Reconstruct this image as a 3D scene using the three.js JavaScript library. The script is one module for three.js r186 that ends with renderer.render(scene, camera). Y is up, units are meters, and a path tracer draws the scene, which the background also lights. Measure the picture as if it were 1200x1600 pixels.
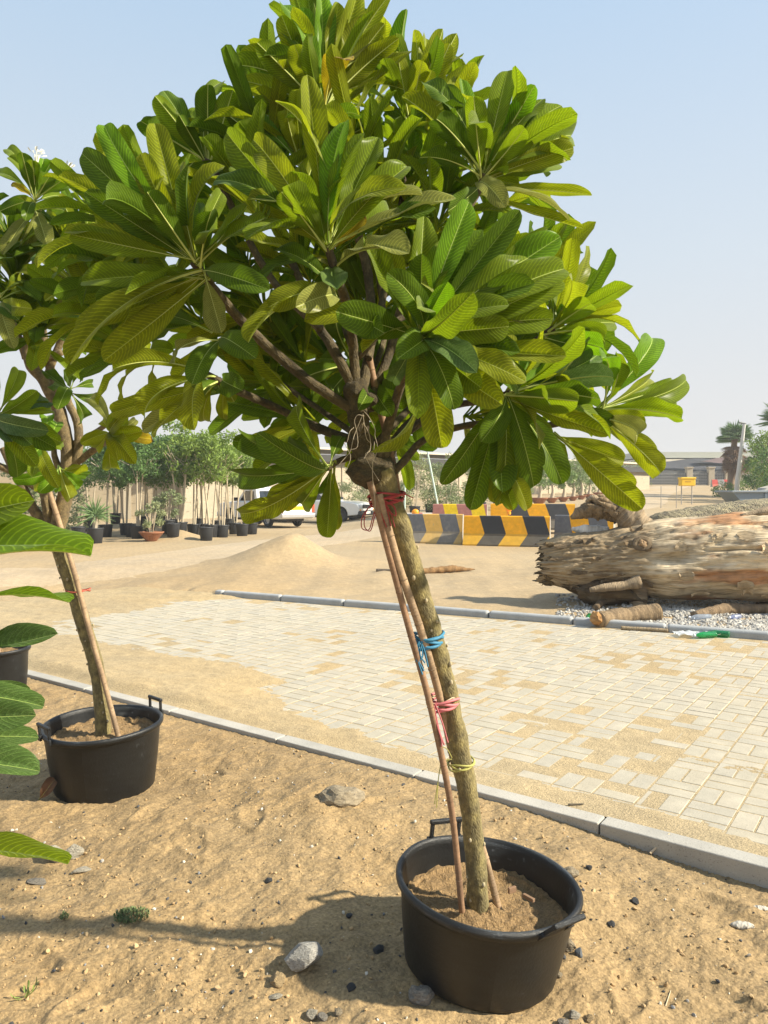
import * as THREE from 'three';
import { mergeGeometries } from 'three/addons/utils/BufferGeometryUtils.js';
import { ImprovedNoise } from 'three/addons/math/ImprovedNoise.js';
import { RoundedBoxGeometry } from 'three/addons/geometries/RoundedBoxGeometry.js';

// ---------------------------------------------------------------- camera, sky, sun, exposure
const V3 = THREE.Vector3, R = Math.PI / 180;
const scene = new THREE.Scene();
const FOCAL = 1186, PITCH = 1.55 * R, EYE = 1.5;
const camera = new THREE.PerspectiveCamera(2 * Math.atan(800 / FOCAL) / R, 0.75, 0.05, 2000);
camera.position.set(0, EYE, 0); camera.rotation.x = -PITCH;
camera.focus = 2.4; camera.userData.fStop = 0;
const renderer = new THREE.WebGLRenderer();
renderer.toneMapping = THREE.LinearToneMapping;
renderer.toneMappingExposure = 2.0;
renderer.shadowMap.enabled = true;
const SUN_EL = 36 * R, SUN_AZ = 13 * R;
const sunDir = new V3(Math.cos(SUN_EL) * Math.cos(SUN_AZ), Math.sin(SUN_EL), Math.cos(SUN_EL) * Math.sin(SUN_AZ));
{
  const w = 512, h = 256, d = new Float32Array(w * h * 4);
  const stops = [[-90, .34, .27, .18], [-4, .50, .45, .38], [0, .80, .795, .775], [6, .775, .79, .80], [16, .675, .76, .84], [32, .50, .66, .85], [60, .38, .52, .76], [90, .30, .44, .71]];
  for (let j = 0; j < h; j++) {
    const el = ((j + .5) / h - .5) * 180; let k = 0; while (k < stops.length - 2 && el > stops[k + 1][0]) k++;
    const a = stops[k], b = stops[k + 1]; let t = (el - a[0]) / (b[0] - a[0]); t = Math.min(1, Math.max(0, t));
    for (let i = 0; i < w; i++) {
      const az = ((i + .5) / w - .5) * 2 * Math.PI, ce = Math.cos(el * R);
      const c = ce * Math.cos(az) * sunDir.x + Math.sin(el * R) * sunDir.y + ce * Math.sin(az) * sunDir.z;
      const g = el > 0 ? 1 + .10 * Math.max(0, c) + .9 * Math.pow(Math.max(0, c), 14) : 1;
      const o = (j * w + i) * 4;
      const SKY = .5;
      for (let q = 0; q < 3; q++) d[o + q] = SKY * (a[q + 1] + (b[q + 1] - a[q + 1]) * t) * (g + (q === 0 ? .02 : 0) * Math.max(0, c));
      d[o + 3] = 1;
    }
  }
  const sky = new THREE.DataTexture(d, w, h, THREE.RGBAFormat, THREE.FloatType);
  sky.mapping = THREE.EquirectangularReflectionMapping; sky.magFilter = sky.minFilter = THREE.LinearFilter; sky.wrapS = THREE.RepeatWrapping; sky.needsUpdate = true;
  scene.background = sky; scene.environment = sky;
}
const sun = new THREE.DirectionalLight(new THREE.Color(1, .905, .72), 4.7);
sun.position.copy(sunDir).multiplyScalar(60); sun.castShadow = true; sun.shadow.radius = 3;
sun.shadow.mapSize.set(4096, 4096);
Object.assign(sun.shadow.camera, { left: -60, right: 60, top: 60, bottom: -60, near: 1, far: 200 });
scene.add(sun); scene.add(sun.target);

// ---------------------------------------------------------------- helpers
let seed = 7;
const rnd = () => { seed = (seed * 1664525 + 1013904223) >>> 0; return seed / 4294967296; };
const rr = (a, b) => a + (b - a) * rnd();
const pick = a => a[Math.floor(rnd() * a.length) % a.length];
const clamp = (x, a = 0, b = 1) => Math.min(b, Math.max(a, x));
const sm = (a, b, x) => { const t = clamp((x - a) / (b - a)); return t * t * (3 - 2 * t); };
const lerp = (a, b, t) => a + (b - a) * t;
const IN = new ImprovedNoise();
const n3 = (x, y, z = 0) => IN.noise(x + 31.7, y + 17.3, z + 5.1);
const fb = (x, y, z = 0, o = 4) => { let s = 0, a = .5, f = 1; for (let i = 0; i < o; i++) { s += a * n3(x * f, y * f, z * f + i * 3.7); a *= .5; f *= 2.03; } return s; };
const hash = (i, j, k = 0) => { let h = Math.imul(i | 0, 374761393) + Math.imul(j | 0, 668265263) + Math.imul(k | 0, 2147483647 - 90); h = Math.imul(h ^ (h >>> 13), 1274126177); return ((h ^ (h >>> 16)) >>> 0) / 4294967296; };
// points on the lines of sight of the photograph (1200 x 1600), used to find real places
const cp = Math.cos(PITCH), sp = Math.sin(PITCH);
const ray = (px, py) => { const cx = (px - 600) / FOCAL, cy = -(py - 800) / FOCAL; return [cx, cy * cp - sp, -cy * sp - cp]; };
const P = (px, py, dep) => { const d = ray(px, py), t = -dep / d[2]; return new V3(d[0] * t, EYE + d[1] * t, -dep); };
const G = (px, py, y = 0) => { const d = ray(px, py), t = (y - EYE) / d[1]; return new V3(d[0] * t, y, d[2] * t); };

const used = {};
const nm = n => { const k = used[n] = (used[n] ?? -1) + 1; return k ? n + '_' + String(k).padStart(3, '0') : n; };
function tag(o, label, category, group, kind) { o.userData = { label, category }; if (group) o.userData.group = group; if (kind) o.userData.kind = kind; return o; }
function thing(name, label, category, pos = [0, 0, 0], turn = 0, group) {
  const o = new THREE.Group(); o.name = nm(name); o.position.set(...(pos.isVector3 ? pos.toArray() : pos)); o.rotation.y = turn; scene.add(o); return tag(o, label, category, group);
}
function part(name, g, m, parent, pos) { const o = new THREE.Mesh(g, m); o.name = name; o.castShadow = o.receiveShadow = true; if (pos) o.position.set(...(pos.isVector3 ? pos.toArray() : pos)); parent.add(o); return o; }
function solo(name, g, m, label, category, group, kind) { const o = part(nm(name), g, m, scene); return tag(o, label, category, group, kind); }
function struct(name, g, m) { const o = part(nm(name), g, m, scene); o.userData.kind = 'structure'; return o; }
function merge(list) {
  return mergeGeometries(list.map(g => { const q = g.index ? g.toNonIndexed() : g; for (const k of Object.keys(q.attributes)) if (!['position', 'normal', 'uv'].includes(k)) q.deleteAttribute(k); return q; }));
}
const box = (w, h, d, x = 0, y = 0, z = 0, ry = 0, r = 0) => { const g = r ? new RoundedBoxGeometry(w, h, d, 2, r) : new THREE.BoxGeometry(w, h, d); if (ry) g.rotateY(ry); return g.translate(x, y, z); };
const cyl = (r0, r1, h, x = 0, y = 0, z = 0, s = 12) => new THREE.CylinderGeometry(r1, r0, h, s).translate(x, y + h / 2, z);
function bar(a, b, r, s = 6) { const d = b.clone().sub(a), L = d.length(), g = new THREE.CylinderGeometry(r, r, L, s); g.applyQuaternion(new THREE.Quaternion().setFromUnitVectors(new V3(0, 1, 0), d.normalize())); return g.translate((a.x + b.x) / 2, (a.y + b.y) / 2, (a.z + b.z) / 2); }
// grid surface: f(i/nu, j/nv) -> [x, y, z, u, v]
function surf(nu, nv, f, keep, colour) {
  const p = [], uv = [], id = [], c = [];
  for (let j = 0; j <= nv; j++) for (let i = 0; i <= nu; i++) { const q = f(i / nu, j / nv, i, j); p.push(q[0], q[1], q[2]); uv.push(q[3] ?? i / nu, q[4] ?? j / nv); if (colour) c.push(...colour(q)); }
  for (let j = 0; j < nv; j++) for (let i = 0; i < nu; i++) { const a = j * (nu + 1) + i, b = a + 1, d = a + nu + 1, e = d + 1; if (keep && !keep(a, b, d, e, p)) continue; id.push(a, b, e, a, e, d); }
  const g = new THREE.BufferGeometry(); g.setAttribute('position', new THREE.Float32BufferAttribute(p, 3)); g.setAttribute('uv', new THREE.Float32BufferAttribute(uv, 2)); if (colour) g.setAttribute('color', new THREE.Float32BufferAttribute(c, 3));
  g.setIndex(id); g.computeVertexNormals(); return g;
}
// tube through points with radii, optional bark relief
function tube(pts, rad, { seg = 10, div = 0, rough = 0, freq = 20, cap = true, smooth = true, flat = 1 } = {}) {
  const n = div || (pts.length - 1) * 6, curve = smooth && pts.length > 2 ? new THREE.CatmullRomCurve3(pts, false, 'centripetal') : null;
  const C = []; for (let i = 0; i <= n; i++) { const t = i / n; if (curve) C.push(curve.getPoint(t)); else { const f = t * (pts.length - 1), k = Math.min(pts.length - 2, Math.floor(f)); C.push(pts[k].clone().lerp(pts[k + 1], f - k)); } }
  const rad_ = t => { if (!Array.isArray(rad)) return rad; const f = t * (rad.length - 1), k = Math.min(rad.length - 2, Math.floor(f)); return lerp(rad[k], rad[k + 1], f - k); };
  let T = C[1].clone().sub(C[0]).normalize(), N = new V3(.3, .1, 1).cross(T).normalize(); let len = 0; const rows = [];
  for (let i = 0; i <= n; i++) {
    const t2 = (i < n ? C[i + 1].clone().sub(C[i]) : C[i].clone().sub(C[i - 1])).normalize();
    N.sub(t2.clone().multiplyScalar(N.dot(t2))).normalize(); const B = t2.clone().cross(N); if (i) len += C[i].distanceTo(C[i - 1]); rows.push([N.clone(), B, len]);
  }
  const tip = cap ? 1 : 0, g = surf(seg, n + 2 * tip, (a, b, i, j) => {
    const k = clamp(j - tip, 0, n), [Nn, B, l] = rows[k], an = a * 2 * Math.PI; let r = rad_(k / n); if (cap && (j === 0 || j === n + 2)) r *= .001;
    const q = C[k].clone().addScaledVector(Nn, Math.cos(an) * r * flat).addScaledVector(B, Math.sin(an) * r);
    if (rough && r > .001) { const s = 1 + rough * fb(q.x * freq, q.y * freq * .7, q.z * freq, 3) * 2; q.sub(C[k]).multiplyScalar(s).add(C[k]); }
    return [q.x, q.y, q.z, a * 2 * Math.PI * rad_(.5) , l];
  });
  return g;
}
// uneven stone / lump
function lump(sx, sy, sz, rough = .25, det = 2, sd = 0, cut = 0) {
  const g = new THREE.IcosahedronGeometry(1, det), p = g.attributes.position, v = new V3();
  for (let i = 0; i < p.count; i++) {
    v.fromBufferAttribute(p, i); let s = 1 + rough * fb(v.x * 1.3 + sd * 7.1, v.y * 1.3 + sd, v.z * 1.3 - sd * 3, 3) * 2;
    if (cut) for (let k = 0; k < cut; k++) { const a = new V3(hash(k, sd, 1) - .5, hash(k, sd, 2) - .5, hash(k, sd, 3) - .5).normalize(), d = v.dot(a) * s, lim = .55 + .25 * hash(k, sd, 4); if (d > lim) s *= lim / d; }
    p.setXYZ(i, v.x * s * sx, v.y * s * sy, v.z * s * sz);
  }
  g.computeVertexNormals(); return g;
}

// ---------------------------------------------------------------- textures
function tex(w, h, fn, { srgb = true, rx = 1, ry = 1 } = {}) {
  const d = new Uint8Array(w * h * 4);
  for (let j = 0; j < h; j++) for (let i = 0; i < w; i++) { const c = fn(i / w, j / h, i, j), o = (j * w + i) * 4; const a = typeof c === 'number' ? [c, c, c] : c; d[o] = clamp(a[0]) * 255; d[o + 1] = clamp(a[1]) * 255; d[o + 2] = clamp(a[2]) * 255; d[o + 3] = 255; }
  const t = new THREE.DataTexture(d, w, h, THREE.RGBAFormat); t.wrapS = t.wrapT = THREE.RepeatWrapping; t.magFilter = THREE.LinearFilter; t.minFilter = THREE.LinearMipmapLinearFilter; t.generateMipmaps = true; if (srgb) t.colorSpace = THREE.SRGBColorSpace; t.repeat.set(rx, ry); t.needsUpdate = true; return t;
}
const vn = (x, y, p, k = 0) => { // tileable value noise, period p
  const i = Math.floor(x), j = Math.floor(y), fx = x - i, fy = y - j, u = fx * fx * (3 - 2 * fx), v = fy * fy * (3 - 2 * fy), m = q => ((q % p) + p) % p;
  return lerp(lerp(hash(m(i), m(j), k), hash(m(i + 1), m(j), k), u), lerp(hash(m(i), m(j + 1), k), hash(m(i + 1), m(j + 1), k), u), v);
};
const tf = (x, y, p, o = 4, k = 0) => { let s = 0, a = .5, w = 0; for (let q = 0; q < o; q++) { s += a * vn(x * p, y * p, p, k + q); w += a; a *= .55; p *= 2; } return s / w; };
const grain = tex(1024, 1024, (x, y, i, j) => { const f = tf(x, y, 6, 5, 1), g = tf(x, y, 90, 3, 9), h = hash(i, j, 3), b = vn(x * 200, y * 200, 200, 4); let v = .80 + .16 * (f - .5) + .34 * (g - .5) + .10 * (h - .5); let w = v; if (b > .86) v -= .30 * (b - .86) / .14; if (b < .10) v += .16; return [v, v * .985 + .005, v * .955 + .01 + (w - v) * .1]; });
const grainB = tex(1024, 1024, (x, y, i, j) => .2 + .35 * tf(x, y, 10, 4, 21) + .45 * tf(x, y, 80, 3, 22) + .12 * hash(i, j, 5), { srgb: false });
const conc = tex(512, 512, (x, y, i, j) => { const f = tf(x, y, 4, 5, 31), s = vn(x * 128, y * 128, 128, 33), h = hash(i, j, 8); let v = .84 + .14 * (f - .5) + .07 * (h - .5); if (s > .86) v -= .14; if (s < .08) v += .08; return [v, v * .99, v * .965]; });
const concB = tex(512, 512, (x, y, i, j) => .5 + .35 * (tf(x, y, 40, 3, 41) - .5) + .3 * (hash(i, j, 9) - .5), { srgb: false });
// leaf print: pale midrib, close side veins that meet near the edge
const veinAt = (x, y, w) => {
  const a = Math.abs(x - .5) * 2, mid = Math.exp(-Math.pow(a / .035, 2)), q = (y - .10 * Math.pow(a, 1.25) + .012 * Math.sin(a * 5 + (x > .5 ? 1 : 0))) * 27 + (x > .5 ? .45 : 0), f = Math.abs(q - Math.round(q)), lat = Math.exp(-Math.pow(f / w, 2)) * sm(.97, .86, a), rim = Math.exp(-Math.pow((a - .91) / .02, 2)) * .5 + sm(.965, .99, a) * .8;
  return [mid, lat, rim];
};
const leafMap = tex(512, 1024, (x, y) => { const [m, l, r] = veinAt(x, y, .11), f = tf(x, y, 5, 4, 51), s = tf(x, y, 40, 2, 55); let v = .73 + .20 * (f - .5) + .12 * (s - .5) + .20 * l; v = lerp(v, .97, clamp(m + r * .6)); return [v + .03 * l + .05 * m, v, v * (.82 + .10 * m)]; });
const leafOld = tex(512, 1024, (x, y) => { const [m, l, r] = veinAt(x, y, .11), f = tf(x, y, 5, 4, 51), s = tf(x, y, 40, 2, 55), q = tf(x, y, 14, 3, 151), e = tf(x, y, 4, 3, 155); let v = .73 + .26 * (f - .5) + .12 * (s - .5) + .18 * l; v = lerp(v, .97, clamp(m + r * .4)); let c = [v + .05, v, v * .95]; const b = clamp(sm(.72, .80, q) * .5 + sm(.955 - .05 * e, .985, y) * .9 + sm(.90, 1, Math.abs(x - .5) * 2) * sm(.55, .65, e) * .6); return c.map((k, i) => lerp(k, [.42, .27, .16][i], b)); });
const leafBump = tex(512, 1024, (x, y) => { const [m, l] = veinAt(x, y, .17); return .5 + .32 * l * .9 - .35 * m + .16 * (tf(x, y, 30, 3, 58) - .5); }, { srgb: false });
// the same print under a coat of settled dust spots, for the leaves close to the ground track
const dustMap = tex(512, 1024, (x, y) => { const [m, l] = veinAt(x, y, .085), s = tf(x, y * 2, 110, 2, 61), b = tf(x, y * 2, 9, 3, 64); let v = .62 + .16 * l + .3 * m; const d = sm(.50, .66, s * .65 + b * .38); return [lerp(v, 1, d * .55), lerp(v, 1, d * .42), lerp(v, .98, d * .7)]; });
const barkMap = tex(512, 512, (x, y, i, j) => { const f = tf(x, y, 8, 5, 71), g = tf(x * 1, y * 1, 24, 3, 73), s = vn(x * 60, y * 24, 60, 75); let v = .74 + .42 * (f - .5) + .30 * (g - .5) + (s > .88 ? .16 : 0) - (s < .08 ? .15 : 0); return [v, v * .97, v * (.86 - .12 * (f - .5))]; });
const barkB = tex(512, 512, (x, y, i, j) => .5 + .6 * (tf(x, y, 14, 4, 81) - .5) + .3 * (vn(x * 90, y * 40, 90, 83) - .5), { srgb: false });
const woodMap = tex(1024, 512, (x, y) => { const f = vn(x * 6, y * 90, 1e6, 91) * .5 + vn(x * 18, y * 220, 1e6, 92) * .5, g = tf(x, y, 5, 4, 93); let v = .82 + .20 * (f - .5) + .34 * (g - .5); return [v, v * .97, v * .92]; });
const woodB = tex(1024, 512, (x, y) => .5 + .7 * (vn(x * 7, y * 110, 1e6, 95) - .5) + .4 * (vn(x * 22, y * 260, 1e6, 96) - .5), { srgb: false });
const M = (c, rough = .9, o = {}) => new THREE.MeshStandardMaterial({ color: Array.isArray(c) ? new THREE.Color().setRGB(...c) : new THREE.Color(c), roughness: rough, ...o });
const rep = (t, a, b = a) => { const q = t.clone(); q.repeat.set(a, b); q.needsUpdate = true; return q; };
// ---------------------------------------------------------------- the ground
const K1 = G(1200, 1357), K2 = G(20, 1048), UD = K2.clone().sub(K1).normalize(), VD = new V3(-UD.z, 0, UD.x); if (VD.z > 0) VD.negate();
const toUV = (x, z) => { const a = x - K1.x, b = z - K1.z; return [a * UD.x + b * UD.z, a * VD.x + b * VD.z]; };
const fromUV = (u, v, y = 0) => new V3(K1.x + UD.x * u + VD.x * v, y, K1.z + UD.z * u + VD.z * v);
const KR = Math.atan2(-UD.z, UD.x); // turn of the kerb line
const F1 = G(1200, 999), F2 = G(338, 930), FD = F2.clone().sub(F1).normalize();
const farSide = (x, z) => { const a = x - F1.x, b = z - F1.z, n = FD.z < 0 ? 1 : -1; return (a * -FD.z + b * FD.x) * (FD.x < 0 ? -1 : 1); }; // > 0 nearer than the far kerb
const FSIGN = Math.sign(farSide(0, -4));
const farD = (x, z) => -FSIGN * farSide(x, z); // > 0 beyond the far kerb
const terr = (x, z) => { // rise of the land far off, mounds of sand
  const s = -z; let h = .031 * Math.max(0, Math.min(s, 105) - 21) * sm(-.09, .03, x / Math.max(s, 1));
  h += (.56 + .12 * fb(x * 2.3, z * 2.3, 33, 3)) * Math.exp(-Math.pow(Math.hypot((x + 1.85 + .2 * fb(x, z, 3, 2)) / .82, (z + 15.0) / .9), 1.5)) ;
  h += .10 * Math.exp(-Math.pow(Math.hypot((x + 3.2) / 2.6, (z + 14.6) / 1.5), 2));
  h += .30 * Math.exp(-Math.pow(Math.hypot((x + 6.3) / .6, (z + 23.4) / .6), 1.6));
  h += .25 * Math.exp(-Math.pow(Math.hypot((x + 9.5) / 3, (z + 29) / 1.6), 2));
  const rough = s < 60 ? 1 : 0;
  if (s < 40) h += (.16 * fb(x * .45, z * .45, 2, 4) + .05 * fb(x * 2.2, z * 2.2, 4, 3)) * sm(3, 9, s) * sm(19, 14, s) + .03 * fb(x * .5, z * .5, 8, 3) * rough;
  return h;
};
const FEET = [[50, 1500, .5], [150, 1560, 2.2], [300, 1330, 1.1], [395, 1290, 1.3], [330, 1210, .9], [1105, 1400, .3], [985, 1535, 1.9], [1120, 1530, .6], [590, 1275, 2.6], [240, 1275, 2.0]].map(q => { const p = G(q[0], q[1], -.05); return [p.x, p.z, q[2]]; });
const dirtH = (x, z) => { // the verge on the near side of the kerb
  const [u, v] = toUV(x, z); let h = -.022 - .060 * sm(1.25, .1, u + .35 * clamp(-v)) - .02 * sm(0, -.8, v);
  h += .075 * Math.exp(-Math.pow(Math.hypot(x + .30, z + 3.62) / .36, 2)) + .035 * Math.exp(-Math.pow(Math.hypot(x + .75, z + 3.2) / .5, 2)) + .05 * Math.exp(-Math.pow(Math.hypot(x - .66, z + 2.95) / .3, 2));
  h += .04 * fb(x * 1.6, z * 1.6, 1, 3) * sm(.02, -.2, v) + .032 * fb(x * 6, z * 6, 3, 3) * sm(0, -.15, v);
  for (const [fx, fz, fa] of FEET) { const dx = x - fx, dz = z - fz, a = (dx * Math.cos(fa) + dz * Math.sin(fa)) / .135, b = (dz * Math.cos(fa) - dx * Math.sin(fa)) / .055, q = Math.hypot(a, b * (1 + .25 * a)); if (q < 1.6) h += -.009 * sm(1.1, .5, q) + .006 * Math.exp(-Math.pow((q - 1.15) / .18, 2)) * (1 + .6 * a); }
  const c = fb(x * 26, z * 26, 6, 3); h += .0125 * Math.max(-.25, c) * (1 + .8 * fb(x * 2, z * 2, 9, 2));
  h += .0068 * fb(x * 85, z * 85, 2, 2);
  return h;
};
const drift = (x, z) => { // blown sand over the pavers
  const [u, v] = toUV(x, z), fd = -farD(x, z);
  let d = -.023;
  const n = fb(x * 1.1, z * 1.1, 12, 3) + .5 * fb(u * 1.6, v * 7, 17, 3), wob = .5 * n;
  d += .036 * sm(.45 + .5 * sm(.6, 3, u), .12, v + wob * .35);                                   // along the near kerb
  d += .044 * sm(2.6, 4.2, u + wob * 1.0) * sm(1.55, .95, v + wob * .55);                         // left part
  d += .026 * Math.exp(-Math.pow((v - 1.16 - .08 * n - .06 * (u - 1)) / (.15 + .05 * n), 2)) * sm(3.0, 1.5, u + wob);      // streak
  d += .05 * sm(7.0, 8.2, u + wob) + .02 * sm(.5, .1, fd + wob * .5) * (.4 + n);
  d -= .022 * sm(1.6, 2.1, v) * sm(7.2, 6.4, u);
  d -= .018 * sm(.15, .45, fb(x * .8 + 4, z * .8, 21, 3) ) ;
  d += .010 * fb(x * 5, z * 5, 14, 3) + .007 * fb(x * 24, z * 24, 16, 2) + .009 * fb(x * 3 + z * 9, z * 22 - x * 8, 15, 2);
  d = Math.max(.001, d); d = lerp(.006, d, sm(.10, .26, v + .05 * n)); return d;
};
const sandCol = (x, z) => { // patches of paler, redder and greyer sand
  const a = fb(x * .35, z * .35, 40, 4), b = fb(x * 1.9, z * 1.9, 41, 3), c = fb(x * .12, z * .12, 43, 3);
  const k = 1 + .22 * a + .16 * b, y = clamp(.5 + 1.1 * c + .5 * b);
  return [lerp(.665, .655, y) * k, lerp(.505, .45, y) * k, lerp(.305, .225, y) * k];
};
const sandM = M([1, 1, 1], .96, { vertexColors: true, map: rep(grain, 2.3, 2.3), bumpMap: rep(grainB, 1.7), bumpScale: .008 });
const dirtM = M([1, 1, 1], .97, { vertexColors: true, map: rep(grain, 1.4, 1.4), bumpMap: rep(grainB, 1.4), bumpScale: .007 });
{
  // one sheet out to the horizon: rows grow with distance
  const xs = [], zs = []; for (let s = .02; s < 900; s = s * 1.016 + .03) zs.push(-s); zs.reverse(); const NX = 260;
  for (let i = -NX; i <= NX; i++) { const t = i / NX; xs.push(26 * t + 874 * Math.pow(Math.abs(t), 5) * Math.sign(t)); }
  zs.unshift(-900); for (const q of [2, 6, 20, 60]) zs.push(q);
  const g = surf(xs.length - 1, zs.length - 1, (a, b, i, j) => {
    const x = xs[i], z = zs[zs.length - 1 - j], [u, v] = toUV(x, z), f = farD(x, z); let y = terr(x, z);
    if (v < .3) y = Math.min(dirtH(x, z), -.03) - .12; else if (f < .02 && u < 8.6) y = Math.min(y, 0) - .14 ; else y = y + lerp(.0, .03, sm(.1, 1.5, f));
    return [x, y, z, x, z];
  }, null, q => { const s = -q[2]; const c = sandCol(q[0], q[2]), k = .92 ; return [c[0] * k, c[1] * k * 1.045, c[2] * k * 1.12]; });
  struct('ground', g, sandM);
}
{ // the dirt verge in front
  const zs = []; for (let s = 1.15; s < 7.6; s *= 1.0042) zs.push(-s); const NX = 470;
  const inside = (p, a) => { const [, v] = toUV(p[a * 3], p[a * 3 + 2]); return v < .012; };
  const g = surf(NX, zs.length - 1, (a, b, i, j) => { const z = zs[j], x = lerp(-.62, .68, a) * (-z * .92 + 1.1) * 1.0, q = Math.min(x, 99); return [q, dirtH(q, z), z, q, z]; },
    (a, b, d, e, p) => inside(p, a) && inside(p, b) && inside(p, d) && inside(p, e),
    q => { const c = sandCol(q[0], q[2]), b = fb(q[0] * 9, q[2] * 9, 50, 3), d = sm(.18, .42, fb(q[0] * 1.5, q[2] * 1.5, 51, 3)); const k = (.75 + .20 * b) * (1 - .22 * d); return [c[0] * k, c[1] * k * .975, c[2] * k * .90]; });
  struct('dirt_verge', g, dirtM);
}
{ // drifted sand on the paving
  const NU = 420, NV = 240;
  const g = surf(NU, NV, (a, b) => { const u = lerp(-3.2, 9.6, a), v = lerp(.092, 6.6, Math.pow(b, 1.25)), p = fromUV(u, v); return [p.x, drift(p.x, p.z) - .004, p.z, p.x, p.z]; },
    (a, b, d, e, p) => [a, b, d, e].every(k => farD(p[k * 3], p[k * 3 + 2]) < .03),
    q => { const c = sandCol(q[0], q[2]), k = 1.02 * (1 + .10 * fb(q[0] * 4, q[2] * 4, 60, 3)); return [c[0] * k * .97, c[1] * k * 1.06, c[2] * k * 1.16]; });
  struct('sand_drift', g, sandM);
}
{ // paving of concrete blocks in basket weave, each with chamfered edges
  const road = new THREE.Group(); road.name = 'paved_road'; road.userData.kind = 'structure'; scene.add(road);
  const paverGeo = (l, w, sd) => {
    const h = .06, c = .004, P8 = []; const ring = (a, b, y) => [[-a, y, -b], [a, y, -b], [a, y, b], [-a, y, b]];
    const r = [ring(l / 2, w / 2, -h), ring(l / 2, w / 2, -c), ring(l / 2 - c, w / 2 - c, 0)], p = [], uv = [], add = (...q) => { for (const k of q) { p.push(...k); uv.push(k[0] + sd * .37, k[2] + k[1] + sd * .53); } };
    for (let k = 0; k < 2; k++) for (let i = 0; i < 4; i++) { const a = r[k][i], b = r[k][(i + 1) % 4], d = r[k + 1][i], e = r[k + 1][(i + 1) % 4]; add(a, d, e, a, e, b); }
    add(r[2][0], r[2][3], r[2][2], r[2][0], r[2][2], r[2][1]);
    const g = new THREE.BufferGeometry(); g.setAttribute('position', new THREE.Float32BufferAttribute(p, 3)); g.setAttribute('uv', new THREE.Float32BufferAttribute(uv, 2)); g.computeVertexNormals(); return g;
  };
  const cM = rep(conc, 3), cB = rep(concB, 3);
  const mats = [[.61, .56, .46], [.59, .545, .445], [.63, .575, .47], [.605, .55, .44], [.575, .535, .45]].map(c => M(c, .93, { map: cM, bumpMap: cB, bumpScale: .002 }));
  const geos = [0, 1, 2, 3].map(k => paverGeo(.2045, .0995, k)), list = [];
  const B = .2105;
  for (let i = -16; i < 44; i++) for (let j = 0; j < 32; j++) for (let k = 0; k < 2; k++) {
    const along = (i + j) % 2 === 0; const u = (i + .5) * B + (along ? 0 : (k - .5) * B / 2), v = .112 + (j + .5) * B + (along ? (k - .5) * B / 2 : 0), p = fromUV(u, v, 0);
    if (farD(p.x, p.z) > -.12 || p.z > -2.2 || Math.abs(p.x) > -p.z * .56 + .6) continue;
    const y = -.0015 + .0035 * (hash(i, j, k) - .5) + .004 * fb(p.x * .8, p.z * .8, 70, 2);
    const cover = Math.min(...[[0, 0], [.08, .04], [-.08, .04], [.08, -.04], [-.08, -.04]].map(([a, b]) => { const q = fromUV(u + a, v + b); return drift(q.x, q.z) - .004 - y; }));
    if (cover > .004) continue;
    list.push({ p, y, turn: KR + (along ? 0 : Math.PI / 2) + (hash(i, j, k + 5) - .5) * .012, tx: (hash(i, j, k + 9) - .5) * .012, g: geos[(i * 7 + j * 3 + k + 400) % 4], m: Math.floor(hash(i, j, k + 13) * 5) % 5, vis: Math.abs(p.x) < -p.z * .51 ? cover : 1 });
  }
  list.sort((a, b) => (a.p.length() + (a.vis > -.001 ? 8 : 0)) - (b.p.length() + (b.vis > -.001 ? 8 : 0)));
  const rest = mats.map(() => []);
  list.forEach((q, n) => {
    if (n < 295) { const o = part('paver', q.g, mats[q.m], road); o.position.set(q.p.x, q.y, q.p.z); o.rotation.set(q.tx, q.turn, 0, 'YXZ'); }
    else rest[q.m].push(q.g.clone().rotateX(q.tx).rotateY(q.turn).translate(q.p.x, q.y, q.p.z));
  });
  rest.forEach((l, k) => { if (l.length) part('paver_field', merge(l), mats[k], road).userData.kind = 'stuff'; });
}
{ // kerbs: one-metre stones, each its own piece
  const kerb = (name, at, list, mm, mk) => { const k = new THREE.Group(); k.name = name; k.userData.kind = 'structure'; scene.add(k); list.forEach((q, i) => { const o = part('kerb_stone', mk(q[1]), pick(mm), k); o.position.copy(at(q[0])); o.rotation.set(rr(-.004, .004), q[2], rr(-.003, .003)); }); };
  const kM = [[.57, .55, .51], [.60, .575, .53], [.54, .525, .49]].map(c => M(c, .9, { map: rep(conc, 2), bumpMap: rep(concB, 3), bumpScale: .002 }));
  const uvm = g => { const p = g.attributes.position, n = g.attributes.normal, u = g.attributes.uv; for (let i = 0; i < p.count; i++) u.setXY(i, p.getX(i) + (Math.abs(n.getX(i)) > .7 ? p.getZ(i) : 0), p.getZ(i) + p.getY(i)); return g; };
  const L = [], L0 = 1.69 - 1.0 * 5; for (let i = 0; i < 15; i++) L.push([L0 + i + .5, .992, KR]);
  kerb('near_kerb', u => fromUV(u, .051, -.072), L, kM, l => uvm(new RoundedBoxGeometry(l, .15, .098, 2, .007)));
  const fM = [[.52, .54, .56], [.49, .515, .54]].map(c => M(c, .85, { map: rep(conc, 2), bumpMap: rep(concB, 3), bumpScale: .002 }));
  const FL = F1.distanceTo(F2), fr = Math.atan2(-FD.z, FD.x), D0 = G(1039, 990).sub(F1).dot(FD), Q = []; for (let i = -4; i < 9; i++) { const a = D0 + i, b = Math.min(a + 1, FL); if (b - a > .1) Q.push([(a + b) / 2, b - a - .01, fr]); }
  kerb('far_kerb', s => F1.clone().addScaledVector(FD, s).setY(-.005), Q, fM, l => uvm(new RoundedBoxGeometry(l, .17, .11, 4, .035)));
}
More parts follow.
